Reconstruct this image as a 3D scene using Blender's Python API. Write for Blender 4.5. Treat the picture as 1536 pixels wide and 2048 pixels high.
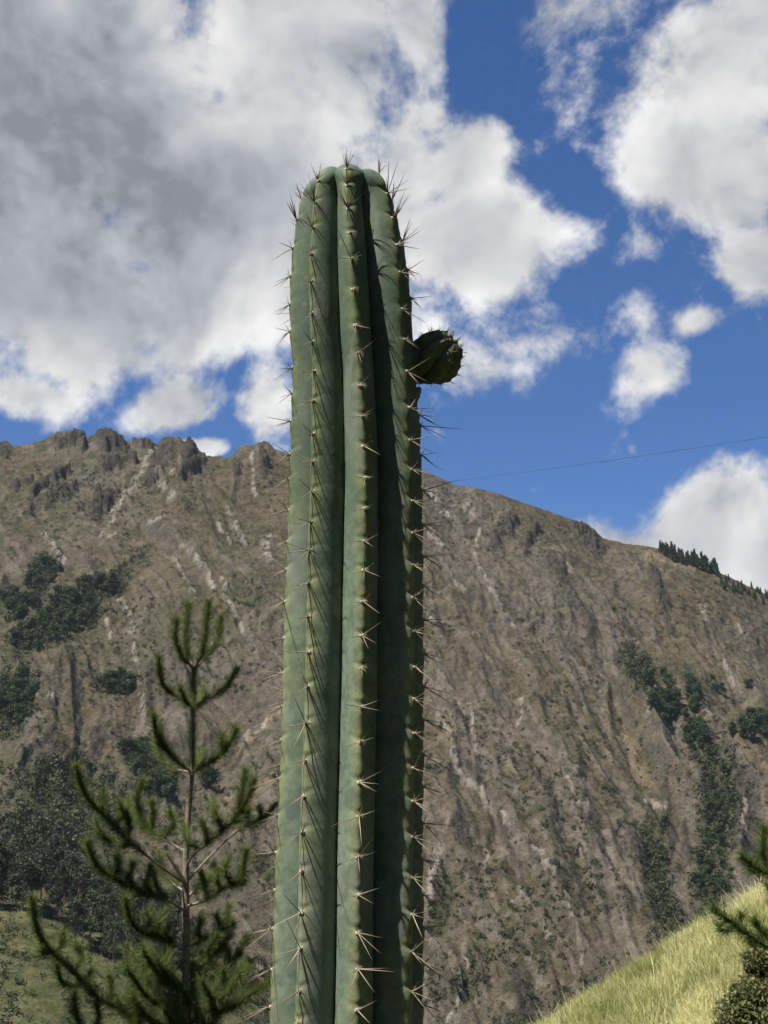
import bpy, math, random
import numpy as np
from mathutils import Vector, Matrix

for o in list(bpy.data.objects):
    bpy.data.objects.remove(o, do_unlink=True)
SC = bpy.context.scene
COL = SC.collection
R = math.radians
random.seed(7)
RNG = np.random.default_rng(11)

# ------------------------------------------------------------------ camera
PITCH = R(15.0)
VFOV = R(40.0)
EYE = np.array([0.0, 0.0, 1.6])
F = 1024 / math.tan(VFOV / 2)          # focal length in photo pixels (photo is 1536 x 2048)
cam_d = bpy.data.cameras.new("camera")
cam = bpy.data.objects.new("camera", cam_d)
COL.objects.link(cam)
cam.location = EYE
cam.rotation_euler = (math.pi / 2 + PITCH, 0, 0)
cam_d.sensor_fit = 'VERTICAL'
cam_d.sensor_height = 24
cam_d.lens = 12 / math.tan(VFOV / 2)
cam_d.clip_start = 0.05
cam_d.clip_end = 20000
cam_d.dof.use_dof = True
cam_d.dof.focus_distance = 1.56
cam_d.dof.aperture_fstop = 38
SC.camera = cam

# ------------------------------------------------------------------ light
SUN_EL, SUN_AZ = R(62), R(237)          # azimuth clockwise from +Y (the view direction)
SUN_DIR = Vector((math.sin(SUN_AZ) * math.cos(SUN_EL), math.cos(SUN_AZ) * math.cos(SUN_EL), math.sin(SUN_EL)))
sun_d = bpy.data.lights.new("sun", 'SUN')
sun_d.energy = 5.0
sun_d.angle = R(0.53)
sun_d.color = (1.0, 0.95, 0.87)
sun = bpy.data.objects.new("sun", sun_d)
COL.objects.link(sun)
sun.rotation_euler = SUN_DIR.to_track_quat('Z', 'Y').to_euler()

SC.view_settings.view_transform = 'Standard'
SC.view_settings.look = 'None'
SC.view_settings.gamma = 1
SC.view_settings.use_curve_mapping = False
SC.view_settings.exposure = 0.84
SC.render.engine = 'CYCLES'
SC.cycles.use_denoising = True
SC.cycles.max_bounces = 5
SC.cycles.use_adaptive_sampling = True
SC.cycles.adaptive_threshold = 0.02
SC.cycles.adaptive_min_samples = 12

# ------------------------------------------------------------------ projection helpers
CP, SP = math.cos(PITCH), math.sin(PITCH)


def ray(px, py):
    u = (px - 768) / F
    v = (1024 - py) / F
    return np.array([u, CP - SP * v, SP + CP * v])


def at(px, py, Y):
    """World point at distance Y in front of the viewer seen at photo position px, py."""
    d = ray(px, py)
    return EYE + d * (Y / d[1])


def proj(P):
    d = np.asarray(P) - EYE
    depth = d[..., 1] * CP + d[..., 2] * SP
    v = (-d[..., 1] * SP + d[..., 2] * CP) / depth
    return 768 + F * d[..., 0] / depth, 1024 - F * v


# ------------------------------------------------------------------ node helpers
class NT:
    def __init__(self, tree):
        self.t = tree

    def n(self, typ, ins=None, **kw):
        nd = self.t.nodes.new(typ)
        for k, v in kw.items():
            setattr(nd, k, v)
        for k, v in (ins or {}).items():
            s = nd.inputs[k]
            if isinstance(v, bpy.types.NodeSocket):
                self.t.links.new(v, s)
            else:
                s.default_value = v
        return nd

    def math(self, op, a, b=0.0, c=0.0, clamp=False):
        nd = self.n('ShaderNodeMath', {0: a, 1: b, 2: c}, operation=op, use_clamp=clamp)
        return nd.outputs[0]

    def vmath(self, op, a, b=(0, 0, 0), scale=None):
        ins = {0: a, 1: b}
        nd = self.n('ShaderNodeVectorMath', ins, operation=op)
        if scale is not None:
            if isinstance(scale, bpy.types.NodeSocket):
                self.t.links.new(scale, nd.inputs['Scale'])
            else:
                nd.inputs['Scale'].default_value = scale
        return nd.outputs['Value'] if op in ('LENGTH', 'DOT_PRODUCT') else nd.outputs[0]

    def smooth(self, x, a, b, lo=0.0, hi=1.0):
        nd = self.n('ShaderNodeMapRange', {0: x, 1: a, 2: b, 3: lo, 4: hi}, interpolation_type='SMOOTHSTEP')
        return nd.outputs[0]

    def noise(self, vec, scale, detail=4.0, rough=0.5, lac=2.0, dist=0.0, out=0):
        nd = self.n('ShaderNodeTexNoise', {'Vector': vec, 'Scale': scale, 'Detail': detail, 'Roughness': rough, 'Lacunarity': lac, 'Distortion': dist})
        return nd.outputs[out]

    def mix(self, f, a, b, blend='MIX'):
        nd = self.n('ShaderNodeMix', None, data_type='RGBA', blend_type=blend)
        for s, v in ((nd.inputs[0], f), (nd.inputs[6], a), (nd.inputs[7], b)):
            if isinstance(v, bpy.types.NodeSocket):
                self.t.links.new(v, s)
            else:
                s.default_value = (*v, 1) if isinstance(v, (tuple, list)) and len(v) == 3 else v
        return nd.outputs[2]

    def ramp(self, f, stops):
        nd = self.n('ShaderNodeValToRGB', {0: f})
        el = nd.color_ramp.elements
        while len(el) < len(stops):
            el.new(0.5)
        for e, (p, c) in zip(el, stops):
            e.position = p
            e.color = (*c, 1)
        return nd.outputs[0]


# ------------------------------------------------------------------ sky: clear blue air with cumulus
def azel(px, py):
    d = ray(px, py)
    d = d / np.linalg.norm(d)
    return math.atan2(d[0], d[1]), math.asin(d[2])


# cloud bodies: photo x, y, half width, half height, tilt (deg), weight
CLOUDS = [
    (180, 200, 520, 360, 0, 1.5), (600, 200, 300, 360, 0, 1.4), (60, 560, 250, 230, 0, 1.4),
    (400, 540, 290, 150, 0, 1.3), (830, 430, 240, 270, 0, 1.3), (960, 330, 150, 150, 0, 1.6), (1000, 495, 215, 120, 0, 1.9),
    (850, 60, 110, 120, 0, 1.0), (640, 590, 270, 105, 0, 1.5), (480, 420, 420, 260, 0, 1.7), (860, 300, 160, 200, 0, 1.4), (20, 800, 130, 70, 0, 1.0),
    (1480, 120, 240, 220, 0, 1.2), (1440, 320, 190, 160, 0, 1.2), (1335, 400, 80, 80, 0, 0.8), (1550, 540, 110, 90, 0, 1.0),
    (1310, 530, 40, 40, 0, 0.5), (1315, 775, 90, 62, 0, 0.78), (1440, 690, 70, 36, 0, 0.66), (1180, 690, 300, 60, 0, 0.44),
    (1400, 1105, 200, 105, 0, 1.4), (1225, 1110, 150, 80, 0, 1.5), (1520, 1150, 150, 105, 0, 1.4),
    (350, 800, 120, 70, 0, 0.95), (550, 830, 80, 110, 0, 1.0), (410, 895, 85, 30, 0, 1.5),
    (1130, 10, 260, 70, 0, 0.6), (1190, 230, 120, 130, 0, 0.4),
]


NOISE_A, NOISE_B = 3.4, 1.25
world = bpy.data.worlds.new("World")
SC.world = world
world.use_nodes = True
wt = world.node_tree
wt.nodes.clear()
W = NT(wt)
sky = W.n('ShaderNodeTexSky', sky_type='NISHITA', sun_disc=False)
sky.sun_elevation = SUN_EL
sky.sun_rotation = SUN_AZ
sky.altitude = 3000
sky.air_density = 1.0
sky.dust_density = 0.3
sky.ozone_density = 3.0
SKY_STRENGTH = 0.065
CLOUD_LIGHT = 0.57                       # radiance of the brightest cloud, before exposure
dirv = W.n('ShaderNodeTexCoord').outputs['Generated']
warp = W.vmath('SUBTRACT', W.noise(dirv, 5.0, 2, 0.55, out=1), (0.5, 0.5, 0.5))
Vw = W.vmath('ADD', dirv, W.vmath('SCALE', warp, scale=0.10))
sep = W.n('ShaderNodeSeparateXYZ', {0: Vw})
az = W.math('ARCTAN2', sep.outputs[0], sep.outputs[1])
el = W.math('ARCSINE', sep.outputs[2])
P2 = W.n('ShaderNodeCombineXYZ', {0: az, 1: el, 2: 0.0}).outputs[0]
body = None
for cx, cy, rx, ry, rot, w in CLOUDS:
    a, e = azel(cx, cy)
    v = W.vmath('SUBTRACT', P2, (a, e, 0))
    v = W.vmath('MULTIPLY', v, (F / rx, F / ry, 0))
    f = W.math('SUBTRACT', w * 1.25, W.math('MULTIPLY', W.vmath('LENGTH', v), w))
    body = f if body is None else W.math('SMOOTH_MAX', body, f, 0.25)
body = W.math('MAXIMUM', W.math('MINIMUM', body, 1.7), -0.2)
# scattered cloud all round, outside the part of the sky described above
a0, e0 = azel(768, 560)
dout = W.vmath('MULTIPLY', W.vmath('SUBTRACT', P2, (a0, e0, 0)), (1 / 0.42, 1 / 0.36, 0))
outside = W.smooth(W.vmath('LENGTH', dout), 0.95, 1.3)
far = W.math('MULTIPLY', W.math('SUBTRACT', W.noise(dirv, 2.6, 2, 0.5), 0.60), 5.0)
body = W.math('ADD', W.math('MULTIPLY', body, W.math('SUBTRACT', 1.0, outside)), W.math('MULTIPLY', far, outside))
n1 = W.noise(Vw, 8.5, 8, 0.60)
n1s = W.noise(W.vmath('ADD', Vw, (-0.012, 0.0, 0.022)), 8.5, 4, 0.60)
n1u = W.noise(W.vmath('ADD', dirv, (3.0, 1.0, 2.0)), 30.0, 5, 0.64)
D1 = W.math('ADD', body, W.math('ADD', W.math('MULTIPLY', W.math('SUBTRACT', n1, 0.5), NOISE_A), W.math('MULTIPLY', W.math('SUBTRACT', n1u, 0.5), NOISE_B)))
D1 = W.math('SUBTRACT', D1, 0.30)
alpha = W.smooth(D1, -0.16, 0.56)
relief = W.math('SUBTRACT', n1, n1s)
soft = W.noise(W.vmath('ADD', Vw, (1.7, 0.3, 0.9)), 4.4, 4, 0.50)
thick = W.smooth(W.math('ADD', W.math('MULTIPLY', D1, 0.30), W.math('MULTIPLY', W.math('SUBTRACT', soft, 0.5), 3.4)), -0.35, 0.85)
lum = W.math('SUBTRACT', 0.76, W.math('MULTIPLY', thick, 0.40))
lum = W.math('ADD', lum, W.math('MULTIPLY', relief, W.math('SUBTRACT', 1.6, W.smooth(D1, 0.3, 1.4, 0.0, 0.8))))
lum = W.math('ADD', lum, W.math('MULTIPLY', W.math('SUBTRACT', n1u, 0.5), 0.34))
lum = W.math('MAXIMUM', W.math('MINIMUM', lum, 0.92), 0.28)
ccol = W.mix(W.smooth(lum, 0.35, 0.75), (0.90, 0.96, 1.07), (1.0, 1.0, 1.0))
ccol = W.vmath('SCALE', ccol, scale=W.math('MULTIPLY', lum, CLOUD_LIGHT / SKY_STRENGTH))
air = W.n('ShaderNodeHueSaturation', {'Hue': 0.506, 'Saturation': 1.20, 'Value': 1.15, 'Color': sky.outputs[0]}).outputs[0]
final = W.mix(alpha, air, ccol)
bg = W.n('ShaderNodeBackground', {'Color': final, 'Strength': SKY_STRENGTH})
wo = W.n('ShaderNodeOutputWorld', {0: bg.outputs[0]})
world.cycles.sampling_method = 'NONE'      # an even sky without a sun disc needs no importance map


# ------------------------------------------------------------------ mesh helpers
def mesh(name, verts, faces, mat=None, smooth=False, attrs=None):
    """verts (n,3); faces (m,3) or (m,4) array, or a list of such arrays."""
    verts = np.asarray(verts, dtype=np.float32)
    fl = faces if isinstance(faces, list) else [faces]
    fl = [np.asarray(f, dtype=np.int32) for f in fl if len(f)]
    me = bpy.data.meshes.new(name)
    me.vertices.add(len(verts))
    me.vertices.foreach_set('co', verts.ravel())
    loops = np.concatenate([f.ravel() for f in fl])
    tot = np.concatenate([np.full(len(f), f.shape[1], dtype=np.int32) for f in fl])
    start = np.concatenate([[0], np.cumsum(tot)[:-1]]).astype(np.int32)
    me.loops.add(len(loops))
    me.loops.foreach_set('vertex_index', loops)
    me.polygons.add(len(tot))
    me.polygons.foreach_set('loop_start', start)
    me.polygons.foreach_set('loop_total', tot)
    me.polygons.foreach_set('use_smooth', np.full(len(tot), smooth))
    me.update(calc_edges=True)
    for k, v in (attrs or {}).items():
        v = np.asarray(v, dtype=np.float32)
        if v.ndim == 1:
            a = me.attributes.new(k, 'FLOAT', 'POINT')
            a.data.foreach_set('value', v)
        else:
            a = me.attributes.new(k, 'FLOAT_COLOR', 'POINT')
            c = np.ones((len(v), 4), dtype=np.float32)
            c[:, :3] = v
            a.data.foreach_set('color', c.ravel())
    if mat:
        me.materials.append(mat)
    return me


def obj(name, me, parent=None, label=None, cat=None, group=None, kind=None, loc=None):
    o = bpy.data.objects.new(name, me)
    COL.objects.link(o)
    if parent is not None:
        o.parent = parent
    for k, v in (('label', label), ('category', cat), ('group', group), ('kind', kind)):
        if v:
            o[k] = v
    if loc is not None:
        o.location = loc
    return o


def grid_faces(nr, nc):
    i = np.arange(nr * nc).reshape(nr, nc)
    return np.stack([i[:-1, :-1], i[:-1, 1:], i[1:, 1:], i[1:, :-1]], -1).reshape(-1, 4)


def tube(P, rad, sides=7, cap=True):
    """verts, quads of a tube along the polyline P with radius rad per point."""
    P = np.asarray(P, float)
    n = len(P)
    T = np.gradient(P, axis=0)
    T /= np.linalg.norm(T, axis=1)[:, None] + 1e-12
    ref = np.array([0.31, 0.95, 0.07])
    A = np.cross(T, ref)
    A /= np.linalg.norm(A, axis=1)[:, None] + 1e-12
    B = np.cross(T, A)
    ang = np.linspace(0, 2 * math.pi, sides, endpoint=False)
    rad = np.broadcast_to(np.asarray(rad, float), (n,))
    V = P[:, None] + rad[:, None, None] * (np.cos(ang)[None, :, None] * A[:, None] + np.sin(ang)[None, :, None] * B[:, None])
    V = V.reshape(-1, 3)
    idx = np.arange(n * sides).reshape(n, sides)
    nx = np.roll(idx, -1, axis=1)
    Q = np.stack([idx[:-1], nx[:-1], nx[1:], idx[1:]], -1).reshape(-1, 4)
    return V, Q


def spline(pts, n):
    """Catmull-Rom through pts, n samples."""
    P = np.asarray(pts, float)
    if len(P) == 2:
        t = np.linspace(0, 1, n)[:, None]
        return P[0] * (1 - t) + P[1] * t
    Pp = np.vstack([2 * P[0] - P[1], P, 2 * P[-1] - P[-2]])
    t = np.linspace(0, len(P) - 1 - 1e-6, n)
    i = t.astype(int)
    f = (t - i)[:, None]
    a, b, c, d = Pp[i], Pp[i + 1], Pp[i + 2], Pp[i + 3]
    return 0.5 * (2 * b + (c - a) * f + (2 * a - 5 * b + 4 * c - d) * f ** 2 + (3 * b - a - 3 * c + d) * f ** 3)


LAT = RNG.random((256, 256))


def vnoise(x, y):
    xi, yi = np.floor(x).astype(int), np.floor(y).astype(int)
    fx, fy = x - xi, y - yi
    fx = fx * fx * fx * (fx * (fx * 6 - 15) + 10)
    fy = fy * fy * fy * (fy * (fy * 6 - 15) + 10)
    a, b = LAT[xi & 255, yi & 255], LAT[(xi + 1) & 255, yi & 255]
    c, d = LAT[xi & 255, (yi + 1) & 255], LAT[(xi + 1) & 255, (yi + 1) & 255]
    return (a * (1 - fx) + b * fx) * (1 - fy) + (c * (1 - fx) + d * fx) * fy


def fbm(x, y, oct=5, gain=0.5, ridged=False):
    s, a, t = 0.0, 1.0, 0.0
    ca, sa = math.cos(0.7), math.sin(0.7)
    for k in range(oct):
        v = vnoise(x + 17.3 * k, y + 9.1 * k)
        if ridged:
            v = 1 - np.abs(2 * v - 1)
        s = s + a * v
        t += a
        a *= gain
        x, y = (x * ca - y * sa) * 2.03, (x * sa + y * ca) * 2.03
    return s / t


def sstep(x, a, b):
    t = np.clip((x - a) / (b - a), 0, 1)
    return t * t * (3 - 2 * t)


# ------------------------------------------------------------------ materials
def material(name):
    m = bpy.data.materials.new(name)
    m.use_nodes = True
    m.node_tree.nodes.clear()
    N = NT(m.node_tree)
    out = N.n('ShaderNodeOutputMaterial')
    b = N.n('ShaderNodeBsdfPrincipled')
    m.node_tree.links.new(b.outputs[0], out.inputs[0])
    return m, N, b, out


def link(N, a, b):
    N.t.links.new(a, b)


def mat_cactus():
    m, N, b, _ = material("cactus_skin")
    pos = N.n('ShaderNodeTexCoord').outputs['Object']
    crest = N.n('ShaderNodeAttribute', attribute_name='crest').outputs['Fac']
    young = N.n('ShaderNodeAttribute', attribute_name='young').outputs['Fac']
    notch = N.n('ShaderNodeAttribute', attribute_name='notch').outputs['Fac']
    big = N.noise(pos, 16, 4, 0.6)
    fine = N.noise(pos, 95, 5, 0.65)
    stretch = N.n('ShaderNodeMapping', {'Vector': pos, 'Scale': (60, 60, 9)}).outputs[0]
    streak = N.noise(stretch, 1.0, 4, 0.6)
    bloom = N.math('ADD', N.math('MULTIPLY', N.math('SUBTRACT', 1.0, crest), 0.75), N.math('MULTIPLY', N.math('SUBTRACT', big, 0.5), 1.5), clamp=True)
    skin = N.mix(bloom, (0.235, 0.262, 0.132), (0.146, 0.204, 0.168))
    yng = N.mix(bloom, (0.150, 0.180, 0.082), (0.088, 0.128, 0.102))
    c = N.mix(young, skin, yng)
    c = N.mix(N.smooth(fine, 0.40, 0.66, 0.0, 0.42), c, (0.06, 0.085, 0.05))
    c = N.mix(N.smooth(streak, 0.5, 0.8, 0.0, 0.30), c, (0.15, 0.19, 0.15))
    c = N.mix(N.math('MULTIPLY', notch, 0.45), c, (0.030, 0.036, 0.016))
    blotch = N.noise(pos, 34, 4, 0.62)
    c = N.mix(N.smooth(blotch, 0.48, 0.60, 0.0, 0.45), c, (0.075, 0.105, 0.072))
    # small corky scars
    vor = N.n('ShaderNodeTexVoronoi', {'Vector': pos, 'Scale': 42.0}).outputs[0]
    scar = N.smooth(vor, 0.20, 0.06, 0.0, 0.8)
    c = N.mix(N.math('MULTIPLY', scar, N.smooth(big, 0.46, 0.56)), c, (0.21, 0.185, 0.12))
    dust = N.noise(N.n('ShaderNodeMapping', {'Vector': pos, 'Scale': (22, 22, 6)}).outputs[0], 1.0, 5, 0.65)
    c = N.mix(N.smooth(dust, 0.50, 0.62, 0.0, 0.42), c, (0.215, 0.235, 0.195))
    cork = N.noise(pos, 70, 5, 0.7)
    c = N.mix(N.math('MULTIPLY', N.smooth(cork, 0.56, 0.64, 0.0, 0.7), N.math('MULTIPLY', crest, N.math('SUBTRACT', 1.0, young))), c, (0.205, 0.17, 0.105))
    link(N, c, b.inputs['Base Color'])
    b.inputs['Roughness'].default_value = 0.72
    b.inputs['Specular IOR Level'].default_value = 0.14
    bump = N.n('ShaderNodeBump', {'Strength': 0.35, 'Distance': 0.0012, 'Height': N.math('ADD', fine, N.math('MULTIPLY', streak, 0.6))})
    link(N, bump.outputs[0], b.inputs['Normal'])
    return m


def mat_simple(name, c1, c2, scale=8.0, rough=0.8, rnd=0.0, detail=5, coord='Object', spec=0.2):
    m, N, b, _ = material(name)
    pos = N.n('ShaderNodeTexCoord').outputs[coord]
    nz = N.smooth(N.noise(pos, scale, detail, 0.6), 0.3, 0.7)
    if rnd:
        r = N.n('ShaderNodeObjectInfo').outputs['Random']
        nz = N.math('ADD', N.math('MULTIPLY', nz, 1 - rnd), N.math('MULTIPLY', r, rnd))
    link(N, N.mix(nz, c1, c2), b.inputs['Base Color'])
    b.inputs['Roughness'].default_value = rough
    b.inputs['Specular IOR Level'].default_value = spec
    return m


def mat_leaf(name, c1, c2, trans=0.25, rnd=0.0, rough=0.6):
    """Foliage: colour runs from c1 to c2 by the mesh attribute tint, light passes through."""
    m, N, b, out = material(name)
    t = N.n('ShaderNodeAttribute', attribute_name='tint').outputs['Fac']
    if rnd:
        r = N.n('ShaderNodeObjectInfo').outputs['Random']
        t = N.math('ADD', N.math('MULTIPLY', t, 1 - rnd), N.math('MULTIPLY', r, rnd))
    c = N.mix(t, c1, c2)
    link(N, c, b.inputs['Base Color'])
    b.inputs['Roughness'].default_value = rough
    b.inputs['Specular IOR Level'].default_value = 0.25
    tr = N.n('ShaderNodeBsdfTranslucent', {'Color': c})
    mx = N.n('ShaderNodeMixShader', {0: trans, 1: b.outputs[0], 2: tr.outputs[0]})
    link(N, mx.outputs[0], out.inputs[0])
    return m


def mat_terrain(name, s1, s2, s3, bumpd, tone=0.45):
    m, N, b, _ = material(name)
    pos = N.n('ShaderNodeTexCoord').outputs['Object']
    c = N.n('ShaderNodeAttribute', attribute_name='albedo').outputs['Color']
    a = N.noise(pos, s1, 6, 0.62)
    f = N.noise(pos, s2, 5, 0.65)
    k = N.math('ADD', N.math('MULTIPLY', a, 0.5), N.math('MULTIPLY', f, 0.5))
    c = N.mix(N.smooth(k, 0.42, 0.58, 0, 1), N.mix(tone, c, (0.022, 0.023, 0.012)), N.mix(tone * 0.45, c, (0.17, 0.145, 0.11)))
    link(N, c, b.inputs['Base Color'])
    b.inputs['Roughness'].default_value = 0.95
    b.inputs['Specular IOR Level'].default_value = 0.05
    h = N.math('ADD', N.noise(pos, s3, 6, 0.65), N.math('MULTIPLY', f, 0.6))
    bump = N.n('ShaderNodeBump', {'Strength': 0.9, 'Distance': bumpd, 'Height': h})
    link(N, bump.outputs[0], b.inputs['Normal'])
    return m


M_SKIN = mat_cactus()
M_AREOLE = mat_simple("areole_wool", (0.24, 0.20, 0.15), (0.55, 0.50, 0.40), 900, 0.95)
M_CORK = mat_simple("corky_scar", (0.12, 0.085, 0.05), (0.30, 0.23, 0.15), 160, 0.9)
M_ROCKY = mat_terrain("mountain_slope", 0.09, 0.45, 0.16, 3.0, 0.45)
M_HILL = mat_terrain("hill_meadow", 0.12, 0.8, 0.4, 0.8, 0.3)
M_NEAR = mat_terrain("shrubby_ground", 1.5, 9.0, 4.0, 0.06, 0.2)


def mat_spine():
    m, N, b, _ = material("spine_horn")
    r = N.n('ShaderNodeObjectInfo').outputs['Random']
    z = N.n('ShaderNodeAttribute', attribute_name='along').outputs['Fac']
    base = N.mix(r, (0.36, 0.315, 0.225), (0.20, 0.15, 0.10))
    c = N.mix(N.smooth(z, 0.35, 1.0), base, (0.14, 0.095, 0.06))
    link(N, c, b.inputs['Base Color'])
    b.inputs['Roughness'].default_value = 0.45
    return m


M_SPINE = mat_spine()
M_SPINE_YOUNG = mat_simple("young_spine", (0.085, 0.045, 0.028), (0.20, 0.13, 0.08), 300, 0.45, rnd=0.6)
M_BARK = mat_simple("pine_bark", (0.13, 0.10, 0.075), (0.30, 0.25, 0.19), 40, 0.9)
M_DEADWOOD = mat_simple("bare_wood", (0.42, 0.38, 0.31), (0.62, 0.57, 0.48), 40, 0.85)
M_NEEDLE = mat_leaf("pine_needle", (0.030, 0.056, 0.018), (0.215, 0.255, 0.078), 0.30)
M_NEEDLE2 = mat_leaf("pine_needle_fresh", (0.034, 0.068, 0.018), (0.170, 0.230, 0.055), 0.28)
M_FAR = mat_leaf("far_foliage", (0.014, 0.031, 0.013), (0.062, 0.094, 0.032), 0.12, 0.45)
M_GUM = mat_leaf("gum_foliage", (0.024, 0.034, 0.020), (0.068, 0.078, 0.042), 0.12, 0.3)
M_SCRUB = mat_leaf("scrub_foliage", (0.022, 0.032, 0.014), (0.066, 0.078, 0.032), 0.12)
M_GRASS = mat_leaf("bank_grass", (0.33, 0.35, 0.12), (0.70, 0.67, 0.35), 0.35, rough=0.7)
M_BUSH = mat_leaf("dry_bush_leaf", (0.075, 0.085, 0.032), (0.24, 0.235, 0.100), 0.30)
M_TWIG = mat_simple("twig", (0.10, 0.075, 0.05), (0.22, 0.17, 0.11), 40, 0.9)
M_WIRE = mat_simple("wire", (0.03, 0.03, 0.035), (0.05, 0.05, 0.055), 10, 0.6)

# ------------------------------------------------------------------ mountain
YR = 1350.0
RIDGE = [(-900, 1010), (-500, 930), (-200, 905), (-50, 892), (0, 884), (14, 880), (26, 890), (60, 886), (98, 873), (128, 863), (150, 862), (172, 871),
         (196, 863), (218, 862), (240, 876), (256, 886), (272, 879), (296, 880), (314, 890), (326, 877), (346, 873), (362, 876), (370, 884), (380, 880), (394, 892), (402, 910),
         (430, 914), (462, 912), (482, 890), (500, 891), (516, 886), (536, 884), (550, 898), (566, 903), (580, 908), (620, 900), (700, 912),
         (780, 925), (848, 940), (880, 955), (905, 968), (950, 975), (1000, 988), (1060, 1010), (1120, 1030), (1180, 1053), (1205, 1076), (1250, 1087), (1320, 1096),
         (1380, 1122), (1440, 1145), (1536, 1190), (1650, 1240), (1900, 1360), (2400, 1500)]
rp = np.array([at(px, py, YR) for px, py in RIDGE])


def ridge_z(x):
    return np.interp(x, rp[:, 0], rp[:, 2])


# strokes on the face: kind -> list of (photo polyline, half width)
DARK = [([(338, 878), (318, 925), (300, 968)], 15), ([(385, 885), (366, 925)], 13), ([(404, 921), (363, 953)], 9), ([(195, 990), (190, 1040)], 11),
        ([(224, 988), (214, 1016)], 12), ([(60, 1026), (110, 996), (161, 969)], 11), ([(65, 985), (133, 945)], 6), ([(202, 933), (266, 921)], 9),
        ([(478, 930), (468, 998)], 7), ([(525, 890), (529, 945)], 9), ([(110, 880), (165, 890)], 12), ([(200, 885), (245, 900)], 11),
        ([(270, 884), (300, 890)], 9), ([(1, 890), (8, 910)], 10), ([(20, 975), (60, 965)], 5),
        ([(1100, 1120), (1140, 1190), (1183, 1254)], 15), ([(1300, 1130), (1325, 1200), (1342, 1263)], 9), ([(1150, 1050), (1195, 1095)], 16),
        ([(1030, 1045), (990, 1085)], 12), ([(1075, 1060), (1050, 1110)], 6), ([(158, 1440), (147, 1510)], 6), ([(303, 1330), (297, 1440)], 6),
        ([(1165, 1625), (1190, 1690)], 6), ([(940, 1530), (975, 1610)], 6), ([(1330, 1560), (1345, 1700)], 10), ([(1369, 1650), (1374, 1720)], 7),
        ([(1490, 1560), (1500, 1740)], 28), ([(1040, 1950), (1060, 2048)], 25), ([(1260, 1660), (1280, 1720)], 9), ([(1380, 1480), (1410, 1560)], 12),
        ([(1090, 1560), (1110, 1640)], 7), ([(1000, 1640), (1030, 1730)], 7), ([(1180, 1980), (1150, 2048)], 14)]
PALE = [([(305, 900), (279, 953), (242, 1002), (218, 1054)], 6), ([(315, 961), (343, 993)], 9), ([(355, 930), (330, 965)], 5), ([(198, 1074), (234, 1074)], 4),
        ([(85, 1066), (100, 1090), (112, 1108), (125, 1127)], 6), ([(456, 1010), (484, 1086)], 7), ([(432, 1042), (464, 1090)], 4),
        ([(347, 1078), (388, 1110), (410, 1145), (428, 1186)], 6), ([(331, 1106), (363, 1139), (392, 1203)], 4), ([(533, 1078), (537, 1118)], 10),
        ([(505, 909), (509, 998)], 4), ([(290, 1050), (325, 1030)], 3), ([(242, 1199), (262, 1240), (272, 1325), (285, 1396), (294, 1457)], 6),
        ([(210, 1233), (224, 1277)], 5), ([(61, 1387), (105, 1395)], 6), ([(561, 1422), (526, 1448), (482, 1492)], 4), ([(445, 1160), (470, 1230), (490, 1270)], 5),
        ([(960, 1068), (946, 1100), (974, 1161), (1005, 1220), (1039, 1268)], 4), ([(857, 985), (880, 1015), (900, 1040)], 8), ([(930, 1010), (955, 1030)], 7),
        ([(1109, 1100), (1125, 1130), (1146, 1152)], 5), ([(936, 1403), (955, 1510)], 4), ([(880, 1436), (905, 1490), (913, 1540), (974, 1608)], 7),
        ([(857, 1226), (871, 1254)], 7), ([(1053, 1674), (1109, 1748)], 7), ([(1130, 1790), (1146, 1830), (1165, 1930)], 4), ([(1035, 1745), (1052, 1790), (1015, 1825)], 5),
        ([(1128, 1543), (1165, 1627)], 4), ([(857, 1800), (876, 1692)], 8), ([(1440, 1310), (1470, 1370)], 5), ([(1478, 1255), (1492, 1275)], 4),
        ([(1045, 1405), (1040, 1450)], 3), ([(900, 1640), (890, 1680)], 5), ([(925, 1960), (900, 2048)], 5), ([(1005, 1630), (1020, 1650)], 6),
        ([(965, 1660), (972, 1720)], 4), ([(1290, 1600), (1330, 1620)], 6), ([(1420, 1250), (1400, 1210)], 5), ([(860, 1060), (885, 1090)], 7), ([(893, 1130), (930, 1190)], 4),
        ([(1490, 1620), (1485, 1690)], 5), ([(920, 1880), (935, 1930)], 4), ([(1080, 1810), (1095, 1880)], 4)]
TAN = [([(1268, 1515), (1285, 1550), (1300, 1575)], 13), ([(1345, 1560), (1360, 1580)], 9), ([(890, 1440), (905, 1480)], 12), ([(1250, 1470), (1262, 1500)], 8),
       ([(553, 1553), (500, 1580), (439, 1612)], 9), ([(1295, 1110), (1390, 1140)], 6), ([(555, 1420), (500, 1480)], 8), ([(0, 1858), (60, 1872)], 8)]
GREEN = [([(1403, 1478), (1449, 1543), (1426, 1683), (1421, 1795)], 36), ([(1305, 1650), (1314, 1776), (1342, 1851)], 24), ([(1255, 1310), (1290, 1360)], 22),
         ([(895, 1757), (880, 1850)], 20), ([(930, 1990), (950, 1935)], 18), ([(0, 1207), (60, 1222), (161, 1187), (232, 1168)], 26), ([(30, 1290), (121, 1256), (190, 1216)], 28),
         ([(0, 1440), (45, 1380)], 42), ([(73, 1163), (101, 1130)], 22), ([(60, 1600), (150, 1590), (230, 1640)], 60), ([(210, 1369), (256, 1374)], 16),
         ([(280, 1514), (320, 1570)], 30), ([(20, 1690), (120, 1720)], 60), ([(470, 1180), (520, 1200)], 16), ([(240, 1150), (300, 1100)], 12), ([(500, 1700), (560, 1760)], 20)]


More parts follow.
